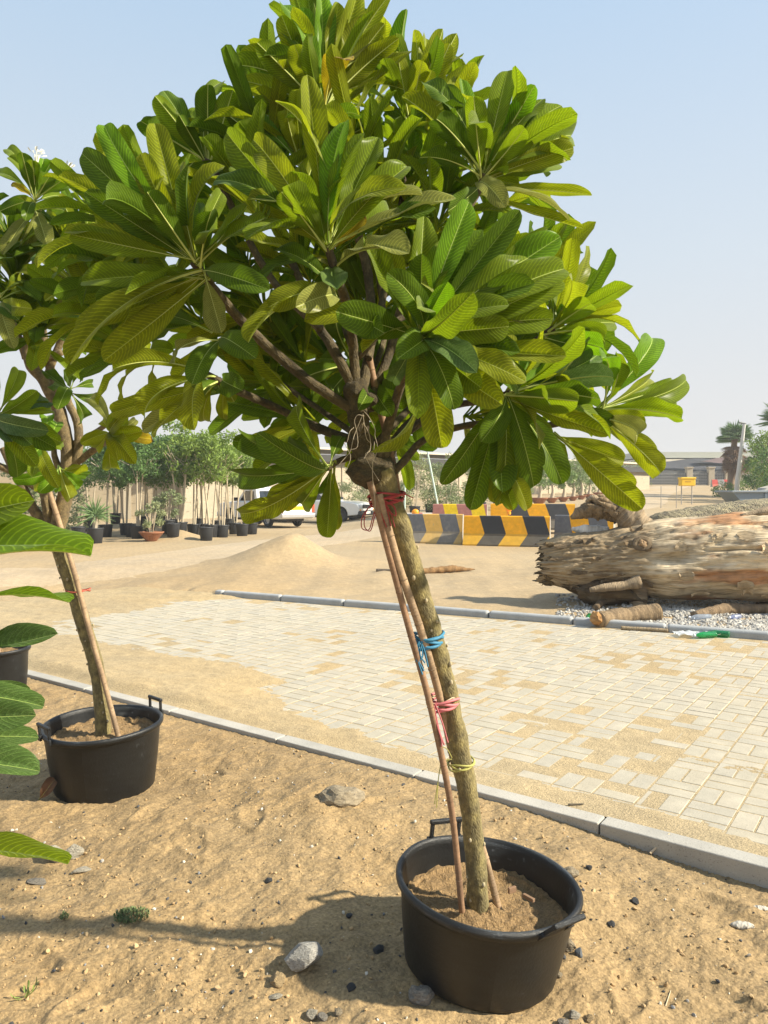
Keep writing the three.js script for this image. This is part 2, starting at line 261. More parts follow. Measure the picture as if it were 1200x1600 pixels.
const groundY = (x, z) => { const [u, v] = toUV(x, z), f = farD(x, z); return v < 0 ? dirtH(x, z) : v < .1 ? 0 : (f < 0 && u < 8.6) ? Math.max(0, drift(x, z) - .004) : terr(x, z) + lerp(0, .03, sm(.1, 1.5, f)); };
const onGround = (px, py, it = 6) => { let y = 0, q; for (let i = 0; i < it; i++) { q = G(px, py, y); y = groundY(q.x, q.z); } q.y = y; return q; };
const at = (px, dep, lift = 0) => { const q = P(px, 768, dep); q.y = groundY(q.x, q.z) + lift; return q; };
// ---------------------------------------------------------------- frangipani leaves
function leafGeo(bend, fold, wave, twist, nt = 16, nx = 8, ph = 0, groups = false) {
  // unit leaf: base at 0, tip at (0,1,0), upper face towards +z
  const c = []; let y = 0, z = 0, yy = [], zz = []; for (let i = 0; i <= nt; i++) { yy.push(y); zz.push(z); const t = 1 - Math.pow(1 - Math.min(1, (i + .5) / nt), 1.4), st = Math.pow(1 - Math.min(1, i / nt), 1.4) - Math.pow(1 - Math.min(1, (i + 1) / nt), 1.4), th = bend * (.55 - Math.pow(t, 1.15)) * 1.6; y += Math.cos(th) * st; z += Math.sin(th) * st; }
  const L = Math.hypot(yy[nt], zz[nt]), ca = yy[nt] / L, sa = zz[nt] / L; for (let i = 0; i <= nt; i++) c.push([(yy[i] * ca + zz[i] * sa) / L, (-yy[i] * sa + zz[i] * ca) / L]);
  const xs = []; for (let i = 0; i <= nx; i++) { const q = (i / nx) * 2 - 1; xs.push(Math.sign(q) * Math.pow(Math.abs(q), 1.15)); }
  const w = s => { if (s <= 0) return .011; const q = s < .66 ? Math.pow(Math.sin(Math.PI / 2 * s / .66), 1.12) : Math.sqrt(Math.max(0, 1 - Math.pow((s - .66) / .34, 2.9))); return Math.max(s > .99 ? .004 : .011, .118 * q); };
  const blade = surf(nx, nt, (a, b, i, j) => {
    const t = 1 - Math.pow(1 - j / nt, 1.4), s = (t - .13) / .87, x = xs[i], k = Math.min(nt - 1, j), dy = c[k + 1][0] - c[k][0], dz = c[k + 1][1] - c[k][1], dl = Math.hypot(dy, dz), ny = -dz / dl, nz = dy / dl;
    const hw = w(s), ax = Math.abs(x), X = x * hw; let up = fold * ax * hw - .42 * fold * hw * ax * ax * (s > 0 ? 1 : 0) + wave * hw * Math.sin(t * 15 + ph + (x > 0 ? 1.3 : 0)) * ax * ax * .32; const tw = twist * (t - .3); const X2 = X * Math.cos(tw) - up * Math.sin(tw), U2 = X * Math.sin(tw) + up * Math.cos(tw);
    return [X2, c[j][0] + ny * U2, c[j][1] + nz * U2, .5 + .5 * x * .995, clamp(s, 0, 1)];
  });
  // midrib and stalk stand proud under the blade
  const rib = surf(4, nt, (a, b, i, j) => { const t = 1 - Math.pow(1 - j / nt, 1.4), k = Math.min(nt - 1, j), dy = c[k + 1][0] - c[k][0], dz = c[k + 1][1] - c[k][1], dl = Math.hypot(dy, dz), an = Math.PI * 2 * a, r = lerp(.0135, .0025, Math.pow(t, .7)); const X = Math.cos(an) * r, U = Math.sin(an) * r - r * .55; return [X, c[j][0] - dz / dl * U, c[j][1] + dy / dl * U, .5, .5]; });
  const g = merge([blade, rib]); if (groups) { const nb = blade.index.count, na = g.attributes.position.count; g.addGroup(0, nb, 0); g.addGroup(nb, na - nb, 1); } return g;
}
const LEAVES = [], LEAVES_LO = [];
for (let i = 0; i < 20; i++) { const a = [rr(-.35, 1.05), rr(.35, 1.25), rr(.3, 1.3), rr(-.7, .7)], ph = rr(0, 6); LEAVES.push(leafGeo(...a, 18, 8, ph, true)); LEAVES_LO.push(leafGeo(...a, 8, 4, ph)); }
const leafMat = (c, thru = .5, o = {}) => new THREE.MeshPhysicalMaterial({ color: new THREE.Color().setRGB(...c), map: leafMap, bumpMap: leafBump, bumpScale: .0016, roughness: .9, transmission: thru, thickness: 0, specularIntensity: .15, clearcoat: .13, clearcoatRoughness: .26, side: THREE.DoubleSide, ...o });
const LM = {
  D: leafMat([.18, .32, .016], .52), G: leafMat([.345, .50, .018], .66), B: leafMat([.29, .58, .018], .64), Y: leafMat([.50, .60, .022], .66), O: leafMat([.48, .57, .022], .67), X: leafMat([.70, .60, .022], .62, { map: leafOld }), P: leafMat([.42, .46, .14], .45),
  S: leafMat([.19, .34, .07], .35, { map: dustMap, clearcoat: .15 }), V: leafMat([.24, .42, .02], .5),
};
const ribM = M([.50, .56, .16], .8), ribO = M([.62, .55, .10], .8);
// a leaf from a to b whose upper face leans towards up
function leafAt(parent, a, b, up, mat, wide = 1, lo = false, k = Math.floor(rnd() * 20)) {
  const d = b.clone().sub(a), L = d.length(); d.normalize(); const n = up.clone().addScaledVector(d, -up.dot(d)); if (n.lengthSq() < .01) n.set(d.z, .3, -d.x).addScaledVector(d, -n.dot(d)); n.normalize();
  const x = d.clone().cross(n), m = new THREE.Matrix4().makeBasis(x, d, n); const o = new THREE.Mesh((lo ? LEAVES_LO : LEAVES)[k], lo ? mat : [mat, mat === LM.X ? ribO : ribM]); o.name = 'leaf'; o.castShadow = o.receiveShadow = true;
  o.quaternion.setFromRotationMatrix(m); o.position.copy(a); const wd = Math.min(.068 * wide, .30 * wide * L) / .236; o.scale.set(wd, L, Math.min(L, wd * 1.1)); if (parent) parent.add(o); return o;
}
const CODES = 'DGBYOXPSV';
// a whorl of leaves: a hub, and the tips of the leaves that show
function whorl(tree, px, py, dep, centre, tips, { tint = 'GY', L0 = .30, mats = LM } = {}) {
  const hub = P(px, py, dep), ax = hub.clone().sub(centre).normalize().add(new V3(0, .45, 0)).normalize(), out = [];
  for (const s of tips.trim().split(/\s+/)) {
    const q = s.match(/^(-?\d+),(-?\d+)(\w*)$/), tx = +q[1], ty = +q[2], f = q[3], col = [...f].find(c => CODES.includes(c)) || pick([...tint]);
    const flat = P(tx, ty, dep), l = flat.distanceTo(hub), low = ty > py + 10 ? 1 : 0; let L = Math.max(l, f.includes('s') ? 0 : L0 * rr(.92, 1.12)); let dz = Math.sqrt(Math.max(0, L * L - l * l)); dz = Math.min(dz, .26);
    const sgn = f.includes('f') ? 1 : f.includes('b') ? -1 : rnd() < (low ? .7 : .45) ? 1 : -1; if (!f.includes('f') && !f.includes('b')) dz *= rr(.35, 1);
    const tip = P(tx, ty, dep - sgn * dz), a = hub.clone().addScaledVector(ax, -rr(0, .03) - low * rr(.015, .05)), d = tip.clone().sub(a), dn = d.clone().normalize();
    const pa = ax.clone().addScaledVector(dn, -ax.dot(dn)); const vw = tip.clone().sub(new V3(0, EYE, 0)).normalize().negate(), pv = vw.clone().addScaledVector(dn, -vw.dot(dn));
    let up; if (f.includes('e')) up = pv.clone().cross(dn).multiplyScalar(Math.sign(pa.dot(pv.clone().cross(dn))) || 1).addScaledVector(pv, .25);
    else { const sg = Math.sign(pa.dot(pv)) || 1; up = pa.multiplyScalar(.55).addScaledVector(pv.normalize(), sg * (low && sg > 0 ? .9 : .7)).addScaledVector(dn.clone().cross(pv), rr(-.5, .5)); }
    out.push(leafAt(tree, a, tip, up, mats[col], (f.includes('w') ? 1.2 : f.includes('n') ? .66 : low ? rr(.92, 1.1) : rr(.9, 1.08))));
  }
  return { hub, ax, out };
}
function filler(px, py, dep, centre, n, tint, L0 = .3, lean = 0) { // the whorls behind, grown by rule
  const hub = P(px, py, dep), ax = hub.clone().sub(centre).normalize().add(new V3(lean, .5, 0)).normalize(), s = new V3(.3, .2, 1).cross(ax).normalize(), t = ax.clone().cross(s), out = [];
  for (let i = 0; i < n; i++) { const az = i * 2.399 + rr(-.3, .3), po = lerp(.25, 1.42, Math.pow(i / n, .8)) + rr(-.12, .12), d = ax.clone().multiplyScalar(Math.cos(po)).addScaledVector(s, Math.cos(az) * Math.sin(po)).addScaledVector(t, Math.sin(az) * Math.sin(po)), L = L0 * rr(.8, 1.12) * (i < 3 ? .7 : 1); const a = hub.clone().addScaledVector(ax, -.05 * i / n); d.y -= .12 * (i / n); out.push(leafAt(null, a, a.clone().addScaledVector(d.normalize(), L), ax.clone().applyAxisAngle(d, rr(-.5, .5)), LM[pick([...tint])], rr(.76, .98), true)); }
  return out;
}
const bakeLeaves = (list, tree, name) => { const by = new Map(); for (const o of list) { o.updateMatrix(); const g = o.geometry.clone().applyMatrix4(o.matrix); (by.get(o.material) || by.set(o.material, []).get(o.material)).push(g); } for (const [m, l] of by) part(name, merge(l), m, tree).userData.kind = 'stuff'; };

const barkM = M([.155, .125, .08], .92, { map: rep(barkMap, 5, 4), bumpMap: rep(barkB, 5, 4), bumpScale: .006 });
const barkGreen = M([.36, .315, .175], .9, { map: rep(barkMap, 6, 4), bumpMap: rep(barkB, 6, 4), bumpScale: .005 });
const barkPale = M([.31, .245, .155], .9, { map: rep(barkMap, 6, 5), bumpMap: rep(barkB, 6, 5), bumpScale: .005 });
const scarM = M([.38, .32, .20], .95), stemM = M([.33, .36, .10], .8, { map: rep(barkMap, 8, 8) });
function scars(line, rads, n, parent) { // leaf scars: small pale knobs up the stem
  const l = [], c = new THREE.CatmullRomCurve3(line, false, 'centripetal');
  for (let i = 0; i < n; i++) { const t = rnd(), p = c.getPoint(t), d = c.getTangent(t), r = lerp(rads[0], rads[1], t), a = rr(0, 6.28), s = d.clone().cross(new V3(0, 0, 1)).normalize(), q = d.clone().cross(s), o = s.multiplyScalar(Math.cos(a)).addScaledVector(q, Math.sin(a)); const k = rr(.002, .0062), g = new THREE.IcosahedronGeometry(1, 1); g.scale(k, k * 1.5, k).translate(p.x + o.x * r * 1.01, p.y + o.y * r * 1.01, p.z + o.z * r * 1.01); l.push(g); }
  const o = part('leaf_scar', merge(l), scarM, parent); o.userData.kind = 'stuff';
}
const PP = (dep, ...l) => l.map(q => P(q[0], q[1], q[2] ?? dep));
const lean = py => -.19 * clamp((1436 - py) / 700); // the trunk leans a little towards the camera
const PL = (dep, ...l) => l.map(q => P(q[0], q[1], (q[2] ?? dep) + lean(q[1])));

// ---------------------------------------------------------------- tubs
const potMap = tex(1024, 512, (x, y, i, j) => { const s = vn(x * 150, y * 170, 1e6, 141), d = tf(x, y, 6, 4, 143), w = vn(x * 30, y * 160, 1e6, 147); let v = .23 + .08 * (d - .5) + .07 * (w - .5); if (s > .80) v += .55 * sm(.40, .62, d) * (s - .80) / .20; if (d > .56) v += .30 * sm(.54, .70, d) * (.4 + w); return [v, v * .99, v * .96]; });
const potM = M([.18, .205, .235], .42, { map: rep(potMap, 1, 1), bumpMap: rep(grainB, 3), bumpScale: .0012 });
const potDust = M([.022, .025, .027], .62, { bumpMap: rep(grainB, 3), bumpScale: .0015 });
const soilM = M([.50, .33, .16], .98, { map: rep(grain, 2.5), bumpMap: rep(grainB, 2.5), bumpScale: .02 });
function handle(ang, lay, rim, y) { // a loop of moulded plastic on the rim
  const w = .055, h = .052, t = .0085, g = merge([box(t * 1.6, h, t * 1.5, -w, h / 2, 0, 0, .003), box(t * 1.6, h, t * 1.5, w, h / 2, 0, 0, .003), box(2 * w + t * 2.6, t * 2, t * 2, 0, h + .004, 0, 0, .005), box(.03, .03, .012, -w, -.014, .004, 0, .003), box(.03, .03, .012, w, -.014, .004, 0, .003)]);
  g.rotateX(lay); g.translate(0, y, rim + .006); g.rotateY(ang); return g;
}
function tub(pos, label, { rim = .293, base = .248, h = .31, tilt = [0, 0], soil = .22, hang = [0, Math.PI], lay = [0, 0], squash = 1 } = {}) {
  const t = thing('nursery_tub', label, 'plant pot', pos); t.rotation.z = tilt[0]; t.rotation.x = tilt[1];
  const pr = [[.001, 0], [base - .01, 0], [base, .012], [lerp(base, rim, .5), h * .5], [rim - .008, h - .035], [rim + .002, h - .03], [rim + .010, h - .018], [rim + .011, h - .006], [rim + .005, h + .002], [rim - .004, h + .002], [rim - .010, h - .006], [rim - .012, h - .02], [lerp(base, rim, .5) - .01, h * .5], [base - .012, .02]].map(q => new THREE.Vector2(...q));
  const g = new THREE.LatheGeometry(pr, 72), p = g.attributes.position; for (let i = 0; i < p.count; i++) { const a = Math.atan2(p.getZ(i), p.getX(i)), k = 1 + .012 * Math.sin(2 * a + pos.x * 9) * (p.getY(i) / h) + .004 * Math.sin(5 * a); p.setXYZ(i, p.getX(i) * k, p.getY(i) + .004 * Math.sin(2 * a + 1) * p.getY(i) / h, p.getZ(i) * k * squash); } g.computeVertexNormals();
  part('tub_wall', g, potM, t);
  const rs = lerp(base, rim, soil / h) - .006, sg = surf(110, 50, (a, b) => { const an = a * 2 * Math.PI, r = b * rs, x = Math.cos(an) * r, z = Math.sin(an) * r; return [x, soil + .035 * fb(x * 8, z * 8, 3, 3) + .022 * fb(x * 34, z * 34, 5, 3) + .02 * Math.exp(-Math.pow(r / .07, 2)) + (b > .9 ? .012 : 0), z * squash, x, z]; }); sg.scale(1, 1, 1);
  part('potting_soil', sg, soilM, t);
  hang.forEach((a, i) => part('handle', handle(a, lay[i], rim, h - .002), potM, t));
  return t;
}
const T0 = onGround(748, 1501), DEP = -T0.z;
tub(T0.clone().setY(T0.y - .005), 'black plastic tub with two handles holding the leaning frangipani in front', { tilt: [-.105, .02], hang: [Math.PI + .42, .62], lay: [0, .75], soil: .175, h: .285 });
const T1 = onGround(165, 1226), DEP1 = -T1.z;
tub(T1.clone().setY(T1.y - .01), 'black plastic tub at left under the second frangipani', { h: .35, tilt: [.02, .02], hang: [Math.PI - .75, -.75], lay: [0, .1], soil: .27, rim: .298, base: .25 });

// ---------------------------------------------------------------- the frangipani in front
const tree = thing('frangipani_tree', 'large leaning frangipani with a wide crown of long paddle leaves, in the front tub', 'tree', [0, 0, 0]);
const CEN = P(575, 560, DEP + .05);
{
  const line = PL(DEP, [748, 1436], [743, 1345], [731, 1240], [714, 1150], [697, 1070], [676, 990], [655, 925], [638, 865], [618, 805], [600, 762], [592, 735]);
  part('trunk', tube(line, [.036, .033, .031, .032, .030, .031, .032, .031, .033, .040, .042], { seg: 24, div: 150, rough: .15, freq: 26 }), barkGreen, tree);
  scars(line, [.034, .032], 64, tree);
  part('trunk_knot', lump(.062, .048, .055, .3, 3, 4).translate(...PL(DEP, [578, 738])[0].toArray()), barkM, tree);
  const limb = (r0, r1, ...l) => part('branch', tube(PP(DEP - .18, ...l.map((q, i) => q[2] ? [q[0], q[1], q[2] - (q[2] > DEP - .14 ? .18 * (1 - i / (l.length - 1)) : 0)] : q)), [r0 * .62, r1 * .78], { seg: 10, rough: .18, freq: 25 }), barkM, tree);
  limb(.046, .040, [588, 745], [564, 700], [561, 650], [556, 606]);
  for (const [x, y, r] of [[556, 612, .040], [559, 648, .036], [563, 690, .040], [600, 736, .038], [578, 628, .028]]) part('branch_joint', lump(r, r * 1.05, r, .22, 2, x).translate(...P(x, y, DEP - .175).toArray()), barkM, tree);
  limb(.028, .016, [552, 640], [482, 595, DEP - .05], [402, 526, DEP - .1], [345, 465, 2.12], [303, 410, 2.02]);
  limb(.024, .014, [560, 690], [505, 672, DEP + .1], [420, 632, DEP + .12], [357, 604, 2.36], [322, 584, 2.3]);
  limb(.017, .011, [556, 712], [530, 720, DEP - .08], [511, 732, 2.22]);
  limb(.026, .016, [555, 610], [520, 545, DEP - .05], [495, 505, DEP], [470, 440, 2.6], [420, 330, 2.75]);
  limb(.026, .013, [556, 612], [552, 540, 2.4], [540, 470, 2.1], [526, 430, 2.0], [512, 386, 1.96]);
  limb(.028, .016, [565, 620], [578, 530, DEP + .05], [575, 430, DEP + .1], [540, 300, 2.5], [507, 170, 2.42]);
  limb(.026, .013, [572, 640], [605, 560, DEP + .06], [640, 450, DEP + .02], [715, 350, 2.36], [748, 297, 2.31], [757, 272, 2.3]);
  limb(.026, .014, [590, 730], [608, 660, DEP - .04], [630, 590, 2.2], [648, 545, 2.03], [656, 524, 1.97]);
  limb(.022, .012, [600, 735], [622, 690, DEP + .05], [690, 640, DEP + .05], [760, 625, 2.25], [806, 611, 2.17]);
  limb(.020, .011, [604, 750], [630, 722, DEP], [662, 688, DEP], [735, 664, 2.4], [830, 668, 2.36], [900, 655, 2.33], [943, 640, 2.31]);
  limb(.022, .013, [598, 715], [640, 660, DEP + .1], [720, 600, 2.55], [810, 550, 2.45], [866, 512, 2.36]);
  limb(.020, .013, [575, 560], [600, 460, 2.6], [630, 300, 2.65], [640, 192, 2.6]);
  limb(.020, .013, [500, 515], [420, 430, 2.55], [330, 260, 2.52], [320, 250, 2.5]);
  limb(.016, .012, [560, 560], [600, 515, 2.35], [640, 490, 2.3]);
  limb(.018, .012, [568, 620], [548, 540, 2.55], [520, 470, 2.6]); limb(.018, .012, [576, 640], [620, 560, 2.7], [665, 500, 2.7]); limb(.018, .012, [590, 690], [650, 630, 2.6], [740, 560, 2.6]); limb(.016, .012, [556, 680], [500, 640, 2.6], [440, 600, 2.7]); limb(.016, .012, [562, 610], [600, 530, 2.6], [590, 420, 2.7]);
}
const W = (px, py, dep, tint, tips, o) => whorl(tree, px, py, dep, CEN, tips, { tint, ...o });
let hand = 0;
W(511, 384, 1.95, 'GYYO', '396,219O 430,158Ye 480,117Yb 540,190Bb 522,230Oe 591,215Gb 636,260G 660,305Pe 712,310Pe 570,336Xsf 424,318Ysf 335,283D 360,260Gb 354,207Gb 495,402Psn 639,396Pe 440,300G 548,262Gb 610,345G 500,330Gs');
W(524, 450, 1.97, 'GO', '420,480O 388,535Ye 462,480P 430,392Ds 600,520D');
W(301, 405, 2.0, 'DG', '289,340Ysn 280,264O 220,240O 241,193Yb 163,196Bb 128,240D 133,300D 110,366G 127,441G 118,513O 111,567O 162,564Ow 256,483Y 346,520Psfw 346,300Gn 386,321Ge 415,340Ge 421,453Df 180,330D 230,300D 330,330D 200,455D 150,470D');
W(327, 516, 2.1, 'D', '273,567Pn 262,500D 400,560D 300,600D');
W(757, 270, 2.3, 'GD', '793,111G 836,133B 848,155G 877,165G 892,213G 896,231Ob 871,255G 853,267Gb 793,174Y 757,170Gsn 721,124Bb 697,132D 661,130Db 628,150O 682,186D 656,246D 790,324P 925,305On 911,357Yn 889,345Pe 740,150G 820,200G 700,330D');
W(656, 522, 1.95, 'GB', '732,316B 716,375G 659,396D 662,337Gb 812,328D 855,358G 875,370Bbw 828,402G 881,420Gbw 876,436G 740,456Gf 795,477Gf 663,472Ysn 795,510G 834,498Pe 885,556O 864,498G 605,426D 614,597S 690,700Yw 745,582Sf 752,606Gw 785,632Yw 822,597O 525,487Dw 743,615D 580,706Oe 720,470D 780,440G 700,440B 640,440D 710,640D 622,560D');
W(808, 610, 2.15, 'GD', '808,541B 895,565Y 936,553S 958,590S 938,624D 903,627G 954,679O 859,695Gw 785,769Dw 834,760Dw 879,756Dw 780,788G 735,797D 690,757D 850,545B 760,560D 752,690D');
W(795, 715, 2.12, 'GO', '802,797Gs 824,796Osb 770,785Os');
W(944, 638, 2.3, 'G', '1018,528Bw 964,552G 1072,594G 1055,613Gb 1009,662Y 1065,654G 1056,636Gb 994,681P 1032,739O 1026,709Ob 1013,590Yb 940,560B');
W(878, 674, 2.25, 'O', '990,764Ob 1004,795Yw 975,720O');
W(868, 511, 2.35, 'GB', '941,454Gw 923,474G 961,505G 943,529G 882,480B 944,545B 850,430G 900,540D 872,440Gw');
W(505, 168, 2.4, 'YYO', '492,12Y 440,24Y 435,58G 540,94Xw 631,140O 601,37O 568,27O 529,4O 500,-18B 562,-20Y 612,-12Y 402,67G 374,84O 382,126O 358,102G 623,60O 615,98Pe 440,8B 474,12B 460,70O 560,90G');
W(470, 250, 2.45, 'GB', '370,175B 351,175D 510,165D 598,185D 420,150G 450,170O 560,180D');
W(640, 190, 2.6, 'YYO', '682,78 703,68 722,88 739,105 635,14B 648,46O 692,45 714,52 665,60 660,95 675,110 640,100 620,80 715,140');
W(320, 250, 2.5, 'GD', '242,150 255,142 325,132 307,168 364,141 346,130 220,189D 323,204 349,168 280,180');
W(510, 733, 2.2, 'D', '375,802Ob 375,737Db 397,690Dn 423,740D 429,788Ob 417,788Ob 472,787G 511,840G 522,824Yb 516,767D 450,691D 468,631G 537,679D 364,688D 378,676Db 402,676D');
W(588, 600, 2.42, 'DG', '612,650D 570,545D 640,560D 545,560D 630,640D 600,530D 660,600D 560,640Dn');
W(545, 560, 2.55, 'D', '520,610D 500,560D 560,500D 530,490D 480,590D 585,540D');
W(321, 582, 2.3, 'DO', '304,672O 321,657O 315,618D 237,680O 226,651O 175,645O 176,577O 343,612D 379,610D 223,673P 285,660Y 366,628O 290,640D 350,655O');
const HAND = tree.children.filter(o => o.name === 'leaf').length;
{
  const F = [[440, 300, 2.75], [560, 300, 2.8], [640, 400, 2.75], [380, 400, 2.7], [250, 330, 2.7], [700, 230, 2.75], [480, 430, 2.65], [560, 470, 2.8], [720, 440, 2.7], [830, 440, 2.8], [790, 560, 2.6], [860, 590, 2.7], [410, 480, 2.75], [300, 490, 2.65], [180, 350, 2.8], [205, 430, 2.6], [160, 490, 2.7], [420, 180, 2.9], [580, 160, 2.9], [500, 110, 3.0], [640, 300, 2.55], [430, 600, 2.85], [715, 560, 2.75], [225, 560, 2.75], [745, 650, 2.6], [670, 430, 2.9], [350, 300, 2.9], [560, 380, 2.6], [470, 560, 2.9], [480, 660, 2.7], [760, 340, 2.8], [640, 600, 2.9], [360, 520, 2.9], [250, 440, 2.9], [520, 560, 3.0], [600, 560, 2.95], [565, 640, 3.05], [480, 640, 3.0], [640, 610, 3.0], [540, 470, 2.9], [610, 680, 3.1], [590, 480, 2.85], [440, 520, 2.9]];
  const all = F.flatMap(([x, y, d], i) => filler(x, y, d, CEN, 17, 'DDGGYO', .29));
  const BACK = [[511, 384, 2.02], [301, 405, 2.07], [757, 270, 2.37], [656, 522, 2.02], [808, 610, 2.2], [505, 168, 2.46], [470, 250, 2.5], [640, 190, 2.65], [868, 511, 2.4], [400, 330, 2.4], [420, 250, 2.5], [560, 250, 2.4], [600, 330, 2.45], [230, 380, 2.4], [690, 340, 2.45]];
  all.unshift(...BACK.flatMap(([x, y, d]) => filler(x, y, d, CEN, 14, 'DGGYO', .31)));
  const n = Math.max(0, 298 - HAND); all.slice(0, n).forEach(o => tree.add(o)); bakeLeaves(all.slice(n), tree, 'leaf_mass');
}
console.log('hand leaves', HAND);

// bamboo stakes and their ties
const bamM = M([.44, .32, .21], .7, { map: rep(woodMap, 8, 2), bumpMap: rep(woodB, 8, 2), bumpScale: .001 }), bamD = M([.34, .215, .135], .75, { map: rep(woodMap, 8, 2) });
function stake(pts, r, m, label) {
  const t = thing('bamboo_stake', label, 'plant stake'), c = new THREE.CatmullRomCurve3(pts, false, 'centripetal'); part('cane', tube(pts, r, { seg: 10, div: 60, rough: .03 }), m, t);
  for (let s = .06; s < .97; s += .105) { const p = c.getPoint(s), d = c.getTangent(s), g = new THREE.TorusGeometry(r * .93, r * .17, 6, 14); g.applyQuaternion(new THREE.Quaternion().setFromUnitVectors(new V3(0, 0, 1), d)).translate(p.x, p.y, p.z); part('node_ring', g, m, t); }
}
const DF = DEP - .055;
stake(PL(DF, [722, 1424], [704, 1256], [668, 1085], [640, 985], [604, 850], [578, 752]), .0105, bamD, 'slim reddish bamboo stake outermost left of the leaning trunk');
stake(PL(DEP - .03, [781, 1428, DEP + .02], [758, 1340, DEP + .05], [712, 1200, DEP + .03], [690, 1100, DEP - .02], [659, 990, DEP - .045], [622, 880, DEP - .05], [592, 772, DEP - .05]), .0125, bamM, 'thick pale bamboo stake crossing behind the leaning trunk');
stake(PL(DEP + .05, [665, 920], [633, 830], [612, 715], [585, 600], [562, 480]), .011, bamD, 'brown bamboo stake rising behind the trunk fork into the crown');
function tie(px, py, dep, rx, col, label, { ang = -.05, strands = 3, loops = [], w = .0035, tails = [] } = {}) { // strands wound round trunk and stakes, with bows and loose ends
  if (px > 400) dep += lean(py);
  const c = P(px, py, dep), m = M(col, .6, { side: THREE.DoubleSide }), t = thing('plant_tie', label, 'plant tie', c);
  const l = []; for (let k = 0; k < strands; k++) { const pts = []; for (let i = 0; i <= 18; i++) { const a = i / 18 * 2 * Math.PI; pts.push(new V3(Math.cos(a) * (rx + .002 * k), (k - strands / 2) * w * 1.7 + .006 * Math.sin(a * 2 + k * 2) + Math.cos(a) * rx * Math.tan(ang), Math.sin(a) * (.047 + .002 * k))); } l.push(tube(pts, w, { seg: 5, div: 30, cap: false })); }
  part('winding', merge(l), m, t);
  const loose = (pts) => tube(pts.map(q => P(q[0], q[1], dep - .052 - (q[2] || 0)).sub(c)), w * .9, { seg: 5, div: 26, flat: .55 });
  if (loops.length) part('bow', merge(loops.map(loose)), m, t);
  if (tails.length) part('loose_end', merge(tails.map(loose)), m, t);
}
tie(604, 778, DEP, .047, [.33, .035, .035], 'red twine tied in a bow under the fork of the leaning trunk', { ang: .12, strands: 6, w: .0032, loops: [[[598, 784], [580, 790], [566, 808], [566, 826], [576, 828], [582, 810], [590, 790], [598, 784]], [[598, 784], [584, 786], [572, 800], [570, 824], [578, 830], [586, 806], [598, 786]], [[598, 784], [606, 796], [618, 806], [616, 792], [600, 782]]], tails: [[[600, 784], [606, 800], [611, 822]], [[600, 784], [610, 800], [617, 824]], [[602, 780], [596, 800], [604, 824]], [[612, 776], [630, 772], [646, 778, -.03]]] });
tie(668, 998, DEP, .042, [.035, .19, .32], 'blue ribbon tied round the middle of the leaning trunk and stakes', { ang: .05, strands: 5, w: .0048, loops: [[[655, 1002], [648, 1016], [652, 1034], [660, 1026], [658, 1004]]], tails: [[[655, 1002], [650, 1020], [662, 1048]], [[658, 1002], [664, 1020], [669, 1042]], [[656, 1004], [652, 1026], [660, 1054, .002]], [[660, 1002], [656, 1022], [664, 1036]]] });
tie(692, 1096, DEP, .044, [.55, .16, .17], 'pink ribbon with two hanging ends on the leaning trunk', { ang: .07, strands: 4, w: .0046, tails: [[[676, 1102], [682, 1130], [690, 1158], [690, 1166]], [[680, 1100], [690, 1126], [700, 1160]], [[678, 1102], [686, 1140], [694, 1164]]] });
tie(689, 1091, DEP, .046, [.52, .42, .27], 'straw coloured string wound just above the pink ribbon', { ang: .24, strands: 2, w: .0022 });
tie(720, 1191, DEP, .040, [.36, .34, .09], 'yellow green string near the foot of the leaning trunk', { ang: .12, strands: 3, w: .0030, tails: [[[706, 1186], [692, 1190], [686, 1210], [682, 1262]], [[704, 1186], [690, 1196], [684, 1224], [679, 1256]], [[706, 1184], [698, 1170], [690, 1166]]] });
{ // dry aerial strings hanging in the fork
  const l = []; for (let i = 0; i < 6; i++) { const x = rr(548, 585), y = rr(640, 670), a = P(x, y, DEP - .25); const pts = [a]; let q = a.clone(); for (let k = 0; k < 5; k++) { q = q.clone().add(new V3(rr(-.022, .022), rr(-.05, .004), rr(-.012, .012))); pts.push(q); } l.push(tube(pts, .0009, { seg: 4, div: 18 })); }
  l.push(tube(PP(DEP - .26, [585, 690], [582, 740], [586, 790], [584, 800]), .0012, { seg: 4 }));
  solo('dry_string', merge(l), M([.38, .32, .23], .9), 'tangle of dry pale strings hanging in the fork of the leaning trunk', 'string', null, 'stuff');
}

